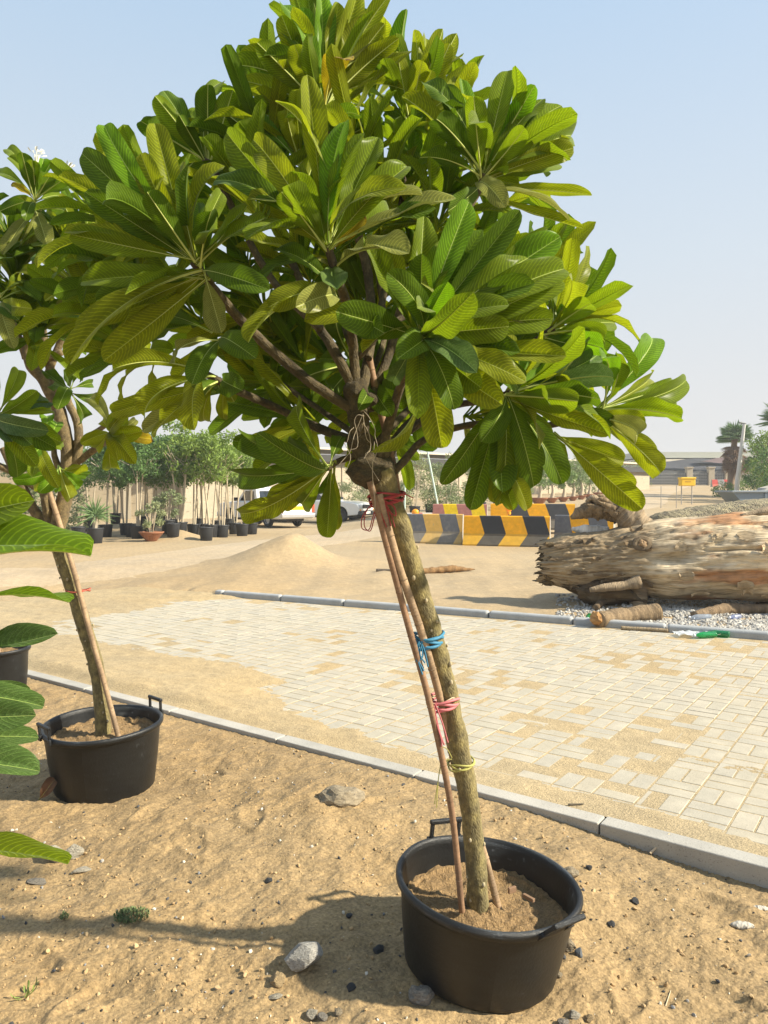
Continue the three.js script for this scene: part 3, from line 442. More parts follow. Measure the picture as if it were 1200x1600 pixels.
// ---------------------------------------------------------------- the second frangipani, at left
const tree2 = thing('frangipani_tree', 'frangipani at left with white flowers and bare forked limbs, in the left tub', 'tree', [0, 0, 0]);
const CEN2 = P(40, 560, DEP1);
{
  const D = DEP1, line = PP(D, [161, 1170], [160, 1110], [150, 1040], [132, 980], [112, 915], [94, 860], [82, 830]);
  part('trunk', tube(line, [.041, .039, .038, .038, .040, .047], { seg: 18, div: 80, rough: .1, freq: 20 }), barkGreen, tree2); scars(line, [.045, .043], 60, tree2);
  const limb = (r0, r1, ...l) => part('branch', tube(PP(D, ...l), [r0, r1], { seg: 10, rough: .12, freq: 22 }), barkPale, tree2);
  limb(.042, .034, [86, 838], [98, 790], [106, 748], [105, 700], [92, 640]); limb(.034, .022, [92, 640], [70, 596], [50, 572], [42, 540], [52, 500], [50, 420]); limb(.022, .018, [48, 574], [75, 560], [97, 550]); limb(.018, .014, [40, 560], [28, 520], [30, 420]);
  limb(.026, .018, [108, 752], [122, 705], [121, 660], [108, 632], [104, 618]); limb(.02, .015, [121, 722], [145, 704], [170, 684, 3.3], [176, 676, 3.25]); limb(.03, .02, [80, 832], [72, 780], [66, 740], [68, 705]); limb(.022, .016, [66, 766], [42, 752], [20, 738], [-10, 724]); limb(.03, .02, [78, 830], [50, 792], [30, 750], [5, 700]); limb(.018, .014, [96, 740], [86, 715], [84, 700]); limb(.014, .012, [100, 700], [140, 680], [185, 648, 3.2]);
  limb(.024, .016, [92, 640], [60, 480], [56, 330, 3.35]); limb(.02, .015, [70, 596], [100, 520], [122, 452, 3.3]);
  const W2 = (px, py, dep, tint, tips, o) => whorl(tree2, px, py, dep, CEN2, tips, { tint, L0: .30, ...o });
  W2(56, 308, 3.3, 'GD', '11,233 34,238 14,245 68,248B 79,273 95,307 18,287Xs 65,330Ps 82,250B 112,272 135,290 5,398P 30,410P 0,330D 75,385P 50,250 -10,280 100,330D 40,345D');
  W2(128, 370, 3.4, 'GY', '91,306 72,335 112,335 150,315 160,345 88,345 140,300G');
  W2(126, 448, 3.25, 'GY', '88,380 70,409 150,385 95,440P 180,420D 60,440 120,395D 70,470O 95,490P 150,500D');
  W2(0, 460, 3.2, 'YG', '45,434 40,445 22,545P -10,420 60,462 50,482 30,500D');
  W2(-5, 646, 2.9, 'SD', '29,578G 58,610G 77,628S 80,641G 76,673S 50,695D 58,729G 27,745D 95,691G 88,700D -10,570G 40,640G 20,690S');
  W2(113, 606, 3.5, 'D', '99,578 144,599 122,570 83,600 140,620 90,640 125,655 70,580');
  W2(178, 676, 3.2, 'OY', '212,725Y 185,720O 238,686X 141,623P 223,673Y 164,657Y 126,693O 200,640O 212,655P 150,700Y 175,730O 190,640Y');
  W2(68, 700, 3.52, 'BYG', '50,745 92,762 40,690 98,690 70,655 45,720 88,660');
  W2(100, 738, 3.6, 'BY', '90,768 140,740 50,745 125,762 134,725 110,780 60,770 20,750');
  const F = [[20, 390, 3.6], [90, 420, 3.6], [30, 500, 3.5], [140, 500, 3.6], [-60, 420, 3.5], [60, 520, 3.5], [20, 440, 3.4], [110, 400, 3.5], [150, 370, 3.7], [-20, 400, 3.6], [-80, 560, 3.5], [170, 440, 3.8]];
  F.flatMap(([x, y, d]) => filler(x, y, d, CEN2, 18, 'DDGY', .3)).forEach(o => tree2.add(o));
  for (const [x, y] of [[56, 246], [104, 268]]) { // flower heads
    const l = [], c = P(x, y, 3.3); for (let i = 0; i < 13; i++) { const d = new V3(rr(-1, 1), rr(.3, 1.2), rr(-1, 1)).normalize(), a = c.clone().addScaledVector(d, .02); const s = leafGeo(.4, .3, 0, 0, 6, 2).scale(.022, .028, .028); s.applyQuaternion(new THREE.Quaternion().setFromUnitVectors(new V3(0, 1, 0), d)).translate(a.x, a.y, a.z); l.push(s); if (i < 5) l.push(bar(c.clone().setY(c.y - .05), a, .0025, 5)); }
    part('flower', merge(l), M([.8, .76, .62], .7, { side: THREE.DoubleSide }), tree2);
  }
}
stake(PP(DEP1 - .05, [189, 1166], [165, 1075], [140, 985], [112, 880], [72, 752]), .0135, bamM, 'pale bamboo stake beside the trunk of the left frangipani');
tie(122, 922, DEP1 - .01, .062, [.45, .10, .06], 'thin red string round the left frangipani and its stake', { strands: 2, w: .003, ang: .05 });

// ---------------------------------------------------------------- leaves of a plant close by at the left edge
{
  const s = thing('frangipani_shrub', 'big dusty leaves reaching in from the left edge close to the camera', 'plant');
  const D = 1.12, c = P(-260, 980, D); part('stem', tube([c.clone().setY(-.05), c.clone().add(new V3(.02, 0, 0)), P(-235, 700, D)], [.028, .022], { seg: 10, rough: .1 }), barkM, s);
  const lf = (bx, by, tx, ty, d0, d1, up, m, w, k) => leafAt(s, P(bx, by, d0), P(tx, ty, d1), new V3(...up), m, w, false, k);
  const sv = LM.V, ss = LM.S, kk = [...LEAVES.keys()];
  lf(-235, 870, 54, 782, 1.15, 1.02, [.1, .45, .9], LM.G, 1.0, 2); lf(-240, 1010, 142, 868, 1.10, .98, [.05, .95, .16], sv, 1.15, 5); lf(-240, 1010, 108, 941, 1.14, 1.02, [0, .9, -.25], sv, .62, 7); lf(-235, 1060, 90, 990, 1.15, 1.06, [.1, .65, .5], ss, .62, 3); lf(-240, 1050, 36, 990, 1.12, 1.1, [0, .8, -.1], sv, .55, 6);
  lf(-240, 1090, 68, 1104, 1.15, 1.16, [0, .6, .6], ss, .6, 1); lf(-240, 1150, 56, 1118, 1.12, 1.04, [0, .5, .75], ss, .72, 4); lf(-240, 1170, 60, 1152, 1.15, 1.1, [0, .45, .8], ss, .6, 8); lf(-240, 1200, 62, 1205, 1.1, 1.02, [0, .55, .75], ss, .72, 9); lf(-240, 1372, 106, 1350, 1.12, 1.02, [0, .95, -.1], LM.G, .55, 5); lf(-240, 1120, 48, 1084, 1.2, 1.2, [0, .8, .4], ss, .55, 11);
  tub(new V3(c.x - .02, dirtH(c.x, c.z) - .02, c.z), 'black tub of the plant at the left edge, mostly outside the photo');
}
// ---------------------------------------------------------------- stones, weeds and litter on the verge
const stoneM = [[.40, .33, .23], [.50, .46, .38], [.33, .30, .26], [.46, .34, .19]].map(c => M(c, .92, { map: rep(grain, .25), bumpMap: rep(grainB, .3), bumpScale: .01 }));
function rock(px, py, s, sd, m, label, { rough = .25, cut = 0, sink = .3, turn = 0, det = 3, cat = 'stone' } = {}) { const p = onGround(px, py); const g = lump(...s, rough, det, sd, cut); const uv = g.attributes.uv; uv.array.forEach((_, i) => uv.array[i] *= 1); g.rotateY(turn); const o = solo('rock', g, m, label, cat); o.position.set(p.x, p.y + s[1] * (1 - 2 * sink), p.z); return o; }
rock(533, 1252, [.105, .060, .08], 3, stoneM[0], 'rounded sandy boulder half buried in the middle of the dirt', { rough: .22, sink: .38 });
rock(474, 1512, [.064, .056, .055], 5, M([.62, .61, .58], .95, { map: rep(grain, .6), bumpMap: rep(grainB, .8), bumpScale: .012 }), 'grey block of broken concrete on the dirt left of the front tub', { rough: .1, cut: 9, sink: .16, turn: .5 });
rock(432, 1536, [.028, .022, .024], 8, stoneM[3], 'ochre stone touching the grey concrete block', { rough: .3, cut: 5 });
rock(430, 1558, [.02, .008, .014], 9, stoneM[1], 'thin flat chip below the ochre stone', { cut: 5 });
rock(86, 1342, [.045, .045, .04], 11, stoneM[1], 'broken pale rock, left half of the split pair', { cut: 7, rough: .2 });
rock(116, 1338, [.042, .04, .035], 13, stoneM[1], 'broken pale rock, right half of the split pair', { cut: 8, rough: .2 });
rock(128, 1362, [.04, .014, .02], 15, stoneM[1], 'flat pale stone below the split pair of rocks', { cut: 6, turn: .5 });
rock(58, 1380, [.045, .014, .02], 16, stoneM[2], 'flat dark slab by the lowest leaf at the left edge', { cut: 6 });
rock(884, 1484, [.034, .02, .02], 19, stoneM[0], 'smooth brown stone against the right side of the front tub', { turn: -.6, sink: .2 });
rock(905, 1492, [.015, .018, .014], 20, M([.09, .10, .11], .8), 'dark chip beside the smooth brown stone', { cut: 6 });
rock(872, 1526, [.014, .012, .012], 21, stoneM[0], 'small round stone by the foot of the front tub', {});
rock(658, 1562, [.04, .03, .03], 22, stoneM[2], 'dirt coated stone at the left foot of the front tub', { rough: .3 });
for (const [x, y, s, k, w] of [[488, 1586, .02, 1, 'pale'], [504, 1592, .017, 2, 'grey'], [528, 1584, .016, 0, 'brown'], [896, 1590, .02, 1, 'whitish'], [920, 1592, .016, 3, 'ochre'], [880, 1600, .018, 2, 'dark']]) rock(x, y, [s, s * .7, s * .85], x, stoneM[k], `${w} pebble at the bottom edge, ${x < 700 ? 'left' : 'right'} of the front tub`, { cut: 5 });
for (const [x, y, s, w] of [[992, 1412, .017, 'right of the front tub'], [955, 1446, .014, 'halfway to the white rag'], [546, 1432, .012, 'upper of two left of the front tub'], [592, 1488, .02, 'nearest the left side of the front tub'], [548, 1544, .016, 'below the grey concrete block'], [920, 1358, .014, 'between the front tub and the kerb'], [420, 1378, .014, 'in the middle of the dirt']]) rock(x, y, [s, s * .8, s], x + 3, M([.055, .058, .062], .85, { bumpMap: grainB, bumpScale: .01 }), `lump of charcoal ${w}`, { cut: 6, rough: .4 });
rock(892, 1368, [.03, .022, .025], 33, stoneM[0], 'clod of dirt behind the right rim of the front tub', { rough: .35 });
{ // loose gravel and clods
  const near = (name, label, col, N, s0, s1, pw) => {
    const g = lump(1, .75, .9, .3, 1, col.length + N, 4), m = M([1, 1, 1], .95), o = new THREE.InstancedMesh(g, m, N); o.name = nm(name); const mt = new THREE.Matrix4(), q = new THREE.Quaternion(), e = new THREE.Euler(), c = new THREE.Color();
    for (let i = 0; i < N; i++) {
      let x, z, ok = 0; while (!ok) { const s = 1.5 + 4.2 * Math.pow(rnd(), 1.6); x = rr(-.58, .58) * s; z = -s; const [, v] = toUV(x, z); ok = v < -.02 && Math.hypot(x - T0.x, z - T0.z) > .26 && Math.hypot(x - T1.x, z - T1.z) > .27 && rnd() < .25 + 1.4 * Math.max(0, fb(x * 1.7, z * 1.7, 90 + N, 3) + .15); }
      const k = lerp(s0, s1, Math.pow(rnd(), pw)); e.set(rnd() * 6, rnd() * 6, rnd() * 6); q.setFromEuler(e); mt.compose(new V3(x, dirtH(x, z) + k * .25, z), q, new V3(k, k * rr(.6, 1), k * rr(.7, 1))); o.setMatrixAt(i, mt); const b = pick(col), j = rr(.8, 1.15); o.setColorAt(i, c.setRGB(b[0] * j, b[1] * j, b[2] * j));
    }
    o.castShadow = o.receiveShadow = true; scene.add(o); tag(o, label, 'gravel', null, 'stuff');
  };
  near('dirt_clods', 'small crumbs and clods of dirt strewn over the verge', [[.42, .285, .14], [.38, .255, .125], [.46, .325, .17]], 4500, .002, .011, 4);
  near('gravel', 'scattered pale and grey pebbles on the verge', [[.55, .50, .40], [.35, .33, .30], [.62, .57, .48], [.22, .22, .22]], 700, .002, .010, 3.2);
  near('charcoal_bits', 'scattered specks of charcoal on the verge', [[.05, .052, .056], [.08, .08, .08]], 500, .003, .010, 2.5);
}
function weed(px, py, r, n, label) { // low rosette of tiny leaves
  const p = onGround(px, py), t = thing('weed', label, 'weed', p), l = []; for (let i = 0; i < n; i++) { const a = rr(0, 6.28), d = r * Math.sqrt(rnd()), s = rr(.006, .011), g = leafGeo(.4, .4, 0, 0, 4, 2).scale(s * 2.6, s * 1.6, s); g.rotateX(rr(-.2, 1.3)).rotateY(rr(0, 6.28)).translate(Math.cos(a) * d, .004 + rr(0, .022) * (1 - d / r), Math.sin(a) * d * .8); l.push(g); } part('foliage', merge(l), M([.13, .17, .065], .8, { side: THREE.DoubleSide }), t);
  const q = []; for (let i = 0; i < 7; i++) { const a = rr(0, 6.28); q.push(bar(new V3(0, 0, 0), new V3(Math.cos(a) * r * .8, .016, Math.sin(a) * r * .7), .0016, 4)); } part('stem', merge(q), M([.22, .17, .09]), t);
}
weed(206, 1434, .062, 420, 'small bushy grey green weed in the dirt at lower left'); weed(100, 1437, .02, 40, 'tiny weed left of the bushy weed');
{ const p = onGround(40, 1556), t = thing('grass_tuft', 'small tuft of green grass blades in the bottom left corner', 'grass', p); for (let i = 0; i < 9; i++) { const a = rr(0, 6.28), L = rr(.03, .06); part('blade', leafGeo(.8, .4, 0, 0, 8, 2).scale(.03, L, L).rotateX(rr(.5, 1.2)).rotateY(a), M([.20, .26, .06], .8, { side: THREE.DoubleSide }), t); } }
{ // white rags
  const rag = (px, py, w, d, h, label) => { const p = onGround(px, py), g = surf(36, 20, (a, b) => { const x = (a - .5) * w, e = Math.sin(Math.PI * a) ** .5, z = Math.cos(b * Math.PI * 2) * d * .5 * e, y = Math.max(-.004, Math.sin(b * Math.PI * 2) * h * .6 * e + h * .35); return [x, y + .006 * fb(a * 9, b * 8, px, 3) * e, z + .008 * fb(a * 7, b * 5, px + 9, 3), a * .1, b * .1]; }); const o = solo('rag', g, M([.66, .62, .55], .9, { map: rep(conc, 2) }), label, 'rag'); o.position.copy(p); o.rotation.y = -.1; };
  rag(1160, 1449, .085, .032, .022, 'crumpled white rag lying on the dirt at right'); rag(1188, 1421, .06, .03, .014, 'torn white paper scrap above the white rag at the right edge');
}
{ // dry twigs and a dead leaf
  const twig = (l, r, col, label) => solo('twig', tube(l.map(q => { const p = onGround(q[0], q[1]); p.y += r; return p; }), [r, r * .6], { seg: 5, rough: .2 }), M(col), label, 'twig');
  twig([[1016, 1332], [1046, 1328]], .006, [.55, .43, .28], 'pale sliver of wood lying below the near kerb'); twig([[888, 1259], [912, 1258]], .006, [.12, .10, .07], 'dark twig on the drifted sand by the near kerb'); twig([[806, 1556], [836, 1540], [858, 1522]], .002, [.5, .42, .28], 'thin dry stem curled at the foot of the front tub'); twig([[1040, 1572], [1048, 1548]], .002, [.5, .42, .28], 'thin straw at the bottom right');
  const q = onGround(70, 1250); const o = leafAt(null, q.clone().add(new V3(-.03, .0, 0)), q.clone().add(new V3(.045, .10, -.02)), new V3(.3, .2, 1), M([.22, .11, .08], .9, { side: THREE.DoubleSide, map: leafMap }), 1.6); o.name = nm('dead_leaf'); scene.add(o); tag(o, 'fallen brown leaf propped against the left tub', 'dead leaf');
}
for (const [i, x, y, w, h, d, a] of [[0, 800, 1405, .03, .02, .01, .5], [1, 826, 1416, .045, .012, .012, -.9]]) { const p = P(x, y, DEP + (i ? -.02 : .02)); p.y = T0.y + .232 - (x - 752) * .0002; solo('wood_chip', box(w, h, d, 0, .004, 0, a, .002), bamD, i ? 'long bark chip on the soil at the right of the front tub' : 'short bark chip on the soil behind the long chip', 'wood chip').position.copy(p); }

// ---------------------------------------------------------------- the fallen logs
{
  const t = thing('fallen_log', 'huge weathered tree trunk lying beyond the far kerb, frayed at its left end', 'log'), D = 9.7;
  const A = P(852, 878, D + .35), B = P(1010, 874, D + .1), C = P(1200, 868, D - .15), E = P(1500, 862, D - .5);
  const curve = new THREE.CatmullRomCurve3([A, B, C, E]), wood = M([1, 1, 1], .9, { vertexColors: true, map: rep(woodMap, .5, 1.2), bumpMap: rep(woodB, .5, 1.2), bumpScale: .012 });
  const rad = s => .34 + .05 * sm(0, .12, s) + .15 * sm(.14, .44, s) + .07 * sm(.45, .8, s);
  const N = 260, SG = 150, mk = (kf, a0, a1, ko) => surf(SG, N, (a, b) => {
    const s = b, p = curve.getPoint(s), an = lerp(a1, a0, a), d = curve.getTangent(s), side = new V3(d.z, 0, -d.x).normalize(); let r = rad(s) * ko; const fray = sm(.06, 0, s);
    r *= 1 + .07 * fb(s * 5, Math.cos(an) * 1.2, Math.sin(an) * 1.2, 3) * 2 + .03 * fb(s * 14, Math.cos(an) * 9, Math.sin(an) * 9, 3) + .016 * fb(s * 90, Math.cos(an) * 22, Math.sin(an) * 22, 2) * (1 + 2.5 * sm(.25, .1, s)) - fray * .5 * Math.abs(fb(an * 3.1, 3, 9, 2)) - fray * .15; r += kf(s, an) - .035 * Math.pow(1 - Math.min(1, Math.abs(fb(s * 5, an * 7, 44, 3)) * 5), 3) - .02 * Math.pow(1 - Math.min(1, Math.abs(fb(s * 12, an * 16, 47, 2)) * 5), 2) * sm(.4, .2, s);
    p.addScaledVector(d, -fray * (.22 * Math.abs(fb(Math.cos(an) * 5, Math.sin(an) * 5, 8, 3)) * 2)); 
    const q = p.clone().addScaledVector(side, Math.cos(an) * r * 1.02); q.y += Math.sin(an) * r * .98; return [q.x, q.y, q.z, s * 6.6, an * .62, s, an];
  }, null, q => {
    const s = q[5], a = q[6], n = fb(s * 9, Math.cos(a) * 2, Math.sin(a) * 2, 4), n2 = fb(s * 24, a * 7, 3, 3), st = sm(-.02, .2, fb(s * 5 + 3, a * 2.6, 30, 4)) * sm(.36, .48, s), wh = sm(.05, .2, fb(s * 13, a * 6, 33, 3)) * sm(.32, .42, s), bk = sm(.38, .29, s + .05 * n);
    let c = [.88 + .18 * n, .755 + .16 * n, .55 + .12 * n]; const mix = (k, d) => { c = c.map((v, i) => lerp(v, d[i], k)); }; mix(wh * .75, [.82, .74, .60]); mix(st * .8, [.55, .235, .08]); mix(bk * .8, [.46 + .14 * n2, .355 + .11 * n2, .22 + .07 * n2]); mix(sm(.12, .35, n2) * .5, [.28, .19, .11]); mix(sm(.16, .3, fb(s * 7, a * 17, 39, 3)) * .6, [.22, .15, .09]); return c;
  });
  const front = (s, an) => { let k = 0; for (const [a, w, d, s0] of [[2.9, .030, .08, .47], [3.45, .022, .05, .40], [2.25, .018, .05, .40], [3.8, .02, .04, .5]]) { const e = (an - a - .10 * fb(s * 6, a * 9, 4, 2)) / w; k -= d * Math.exp(-e * e) * sm(s0, s0 + .05, s); } k -= .12 * Math.exp(-Math.pow((s - .385) / .045, 2) - Math.pow((an - 3.05) / .13, 2)); k += .05 * Math.exp(-Math.pow((s - .38) / .04, 2) - Math.pow((an - 3.38) / .10, 2)); return k; };
  part('trunk', mk(front, 0, Math.PI * 2, 1), wood, t);
  const plateD = M([.34, .255, .155], .96, { map: rep(woodMap, .6, 1.4), bumpMap: rep(woodB, .6, 1.4), bumpScale: .02, side: THREE.DoubleSide }), plateL = M([.70, .57, .39], .93, { map: rep(woodMap, .6, 1.4), bumpMap: rep(woodB, .6, 1.4), bumpScale: .015, side: THREE.DoubleSide });
  for (let i = 0; i < 34; i++) { const s0 = i < 22 ? rr(.03, .32) : rr(.36, .72), a0 = rr(1.9, 4.2), ls = rr(.02, .055), la = rr(.08, .26), k = i * 3.1; const g = surf(10, 7, (u, v) => { const e = 1 - Math.pow(Math.abs(v * 2 - 1), 2) * .7, s = s0 + (u - .5) * ls * (1 + .5 * fb(v * 3, k, 1, 2)), an = a0 + (v - .5) * la * (.6 + .8 * Math.abs(fb(u * 3, k, 5, 2)) + .4 * (1 - Math.abs(u * 2 - 1))), p = curve.getPoint(s), d = curve.getTangent(s), sd = new V3(d.z, 0, -d.x).normalize(), r = rad(s) * (1 + .07 * fb(s * 5, Math.cos(an) * 1.2, Math.sin(an) * 1.2, 3) * 2) + .006 + .035 * Math.pow(Math.abs(u * 2 - 1), 2) * (k % 2) * e + .01 * fb(u * 4, v * 4, k, 2); p.addScaledVector(sd, Math.cos(an) * r * 1.02); return [p.x, p.y + Math.sin(an) * r * .98, p.z, s * 6.6, an * .62]; }); part('wood_plate', g, i < 22 ? plateD : plateL, t); }
  // bark left on the top and back
  const grey = M([.50, .455, .38], .95, { map: rep(barkMap, 1.4, 1.4), bumpMap: rep(barkB, 1.4, 1.4), bumpScale: .05 });
  const bc = new THREE.CatmullRomCurve3([P(985, 846, D + .45), P(1060, 832, D + .35), P(1200, 814, D + .3), P(1500, 798, D + .2)]);
  part('bark', surf(50, 150, (a, b) => { const p = bc.getPoint(b), an = lerp(-.6, 3.7, a), r = (.14 + .16 * sm(0, .2, b)) * (1 + .1 * fb(b * 6, an, 1, 2) + .12 * Math.abs(fb(b * 40, an * 9, 3, 3))); return [p.x, p.y + Math.sin(an) * r, p.z - Math.cos(an) * r * 1.5, b * 4.2, an * .5]; }), grey, t);
  const slabM = M([.45, .36, .25], .9, { map: rep(woodMap, .7, 1.5), bumpMap: rep(woodB, .7, 1.5), bumpScale: .02 });
  part('split_slab', tube(PP(D - .25, [1158, 806], [1200, 800], [1300, 792]), [.04, .12, .16], { seg: 12, rough: .2, freq: 5, flat: .6 }), slabM, t);
  // broken fork above and the knots
  part('broken_fork', tube(PP(D + .2, [1018, 850], [1000, 828], [982, 806], [966, 790]), [.25, .21, .18, .15], { seg: 28, div: 60, rough: .25, freq: 9 }), slabM, t);
  part('broken_fork', tube(PP(D + .3, [978, 806], [950, 795], [922, 796], [906, 802], [892, 809]), [.13, .13, .12, .08, .02], { seg: 26, div: 70, rough: .5, freq: 13 }), plateD, t);
  { const l = []; for (let i = 0; i < 34; i++) { const f = rnd(), p = P(lerp(972, 925, f) + rr(-6, 6), lerp(792, 790, f) + rr(-10, 10), D + rr(.1, .45)), L = rr(.05, .19); const e = p.clone().add(new V3(-L * rr(.5, 1.1), L * rr(-.35, .55), rr(-.06, .06))); l.push(tube([p.clone().add(new V3(.1, -.04, 0)), p.clone().lerp(e, .5).add(new V3(0, rr(-.02, .03), 0)), e], [rr(.03, .06), rr(.02, .04), .004], { seg: 6, rough: .35, freq: 22 })); } part('torn_splinters', merge(l), plateD, t).userData.kind = 'stuff'; }
  part('splinter', tube(PP(D + .15, [985, 828], [968, 800], [955, 782]), [.06, .05, .02], { seg: 8, rough: .3, freq: 9 }), slabM, t);
  part('splinter', tube(PP(D + .4, [950, 832], [918, 830], [894, 826]), [.08, .09, .02], { seg: 8, rough: .4, freq: 9 }), wood.clone(), t).material.vertexColors = false;
  part('splinter', tube(PP(D + .2, [935, 785], [925, 778], [915, 784]), [.05, .05, .01], { seg: 8, rough: .4, freq: 11 }), slabM, t);
  part('knot', new THREE.TorusGeometry(.075, .04, 8, 24).scale(1.1, .85, .5).applyMatrix4(new THREE.Matrix4().setPosition(...P(1003, 849, D - .36).toArray())), slabM, t);
  part('knot', lump(.065, .05, .05, .45, 3, 6).translate(...P(1003, 849, D - .35).toArray()), M([.30, .2, .11], .95), t);
  part('prop_branch', tube(PP(D - .1, [1002, 905], [998, 930], [996, 962]), [.13, .11, .12], { seg: 14, rough: .2, freq: 6 }), slabM, t);
  part('prop_branch', tube(PP(D - .3, [1000, 908], [975, 915], [945, 918], [922, 922]), [.09, .06, .05, .03], { seg: 12, rough: .2, freq: 7 }), slabM, t);
  part('root_mass', lump(.55, .22, .3, .5, 3, 31).translate(...P(955, 925, D + .1).toArray()), M([.17, .12, .075], .97, { map: rep(barkMap, 1), bumpMap: rep(barkB, 1), bumpScale: .03 }), t);
  part('log_rest', lump(1.3, .18, .4, .4, 3, 35).translate(...P(1330, 945, D + .1).toArray()), M([.13, .09, .055], .97), t);
  { const l = []; for (let i = 0; i < 70; i++) { const a = rr(0, 6.28), r = rr(.1, .30), p = A.clone().add(new V3(rr(.0, .05), Math.sin(a) * r, Math.cos(a) * r)); l.push(tube([p.clone().add(new V3(.14, 0, 0)), p.clone().add(new V3(-rr(.0, .05), rr(-.03, .03), 0)), p.clone().add(new V3(-rr(.05, .13), rr(-.09, .05), rr(-.05, .05)))], [rr(.03, .055), .004], { seg: 6, rough: .3, freq: 20 })); } part('frayed_end', merge(l), M([.25, .185, .115], .97, { map: rep(barkMap, 2), bumpMap: rep(barkB, 2), bumpScale: .02 }), t).userData.kind = 'stuff'; }
}
{
  const log = (pts, rads, col, label, rough = .14) => { const t = thing('log', label, 'log'); const P3 = pts.map(([x, y, l]) => { const p = onGround(x, y); p.y += l; return p; }); const m = M(col, .93, { map: rep(woodMap, 1.2, 3), bumpMap: rep(woodB, 1.2, 3), bumpScale: .015 }); part('trunk', tube(P3, rads, { seg: 16, div: 36, rough, freq: 9 }), m, t); return [t, P3, m]; };
  const [t1, p1] = log([[1028, 968, .09], [985, 974, .09], [935, 980, .085]], [.105, .10, .10, .085], [.40, .30, .19], 'short broken log lying just behind the far kerb'); part('torn_end', lump(.07, .09, .09, .5, 2, 4, 5).translate(p1[2].x - .02, p1[2].y, p1[2].z), M([.52, .30, .12], .95, { map: rep(woodMap, 2) }), t1);
  log([[1085, 962, .05], [1140, 960, .06], [1215, 958, .05]], [.05, .07, .06], [.36, .27, .18], 'thin dead branch on the gravel at the right edge', .35);
  log([[970, 984, .02], [1044, 986, .02]], [.022, .02], [.52, .42, .28], 'pale wooden batten lying along the far kerb'); log([[915, 928, .10], [945, 944, .09], [930, 952, .04]], [.07, .06, .04], [.22, .16, .10], 'dark broken root under the log', .3);
  const [t5, p5] = log([[650, 897, .05], [700, 893, .07], [742, 892, .03]], [.06, .05, .06, .01], [.42, .26, .12], 'torn piece of palm bark on the sand behind the trunk', .5); 
  log([[588, 893, .02], [625, 892, .02]], [.03, .025], [.15, .13, .11], 'dark plank on the sand left of the palm bark');
}
{ // gravel beds behind the far kerb
  const N = 7000, o = new THREE.InstancedMesh(lump(1, .8, .9, .3, 1, 77, 5), M([1, 1, 1], .93), N), mt = new THREE.Matrix4(), q = new THREE.Quaternion(), e = new THREE.Euler(), c = new THREE.Color(); o.name = 'gravel_bed';
  for (let i = 0; i < N; i++) { let p; do { p = onGround(rr(870, 1230), rnd() < .75 ? rr(948, 1004) : rr(930, 960), 2); } while (farD(p.x, p.z) < .1 || rnd() > sm(-.35, .2, fb(p.x * 1.2, p.z * 1.2, 95, 3) + (p.x - 3) * .25)); p.y = groundY(p.x, p.z); const k = rr(.012, .034); e.set(rnd() * 6, rnd() * 6, rnd() * 6); mt.compose(p, q.setFromEuler(e), new V3(k, k * .7, k)); o.setMatrixAt(i, mt); const b = rr(.28, .5); o.setColorAt(i, c.setRGB(b, b * .95, b * .85)); }
  scene.add(o); tag(o, 'bed of grey crushed stone between the far kerb and the log', 'gravel', null, 'stuff');
}
// bottles and plastic sheet
function bottle(px, py, col, label, L = .22, turn = 0, up = false) {
  const pr = [[.001, 0], [.03, 0], [.033, .01], [.033, L * .62], [.028, L * .74], [.013, L * .9], [.013, L * .97], [.001, L * .97]].map(q => new THREE.Vector2(...q)), p = onGround(px, py), t = thing('plastic_bottle', label, 'bottle', p, turn);
  const m = new THREE.MeshPhysicalMaterial({ color: new THREE.Color().setRGB(...col), roughness: .15, transmission: .75, thickness: 0 }); const g = new THREE.LatheGeometry(pr, 18), c = new THREE.CylinderGeometry(.015, .015, .018, 12).translate(0, L, 0); if (!up) for (const k of [g, c]) k.rotateZ(Math.PI / 2).translate(0, .034, 0); part('bottle_body', g, m, t); part('cap', c, M([.6, .62, .66], .5), t);
}
bottle(921, 972, [.03, .45, .12], 'green plastic bottle left of the short broken log', .2, 1.2); bottle(1118, 992, [.05, .55, .2], 'green plastic bottle, left of the two by the far kerb', .24, .2); bottle(1140, 993, [.06, .5, .2], 'green plastic bottle, right of the two by the far kerb', .22, -.5); bottle(1000, 978, [.8, .84, .86], 'clear plastic bottle right of the short broken log', .22, .5); bottle(985, 979, [.75, .82, .86], 'clear crushed bottle in front of the short broken log', .2, -.3); bottle(1110, 968, [.7, .76, .84], 'clear plastic bottle with pale cap by the dead branch', .26, .15); bottle(1156, 968, [.55, .6, .78], 'bluish plastic bottle under the dead branch', .16, .4);
{ const p = onGround(1088, 988), g = surf(24, 14, (a, b) => { const x = (a - .5) * .42, z = (b - .5) * .2; return [x, .012 + .06 * Math.max(0, fb(a * 5, b * 4, 3, 3) + .25), z]; }); const o = solo('plastic_sheet', g, new THREE.MeshPhysicalMaterial({ color: 0xe8ecec, roughness: .35, transmission: .45, thickness: 0, side: THREE.DoubleSide }), 'crumpled clear plastic sheet beside the green bottles', 'plastic sheet'); o.position.copy(p); }
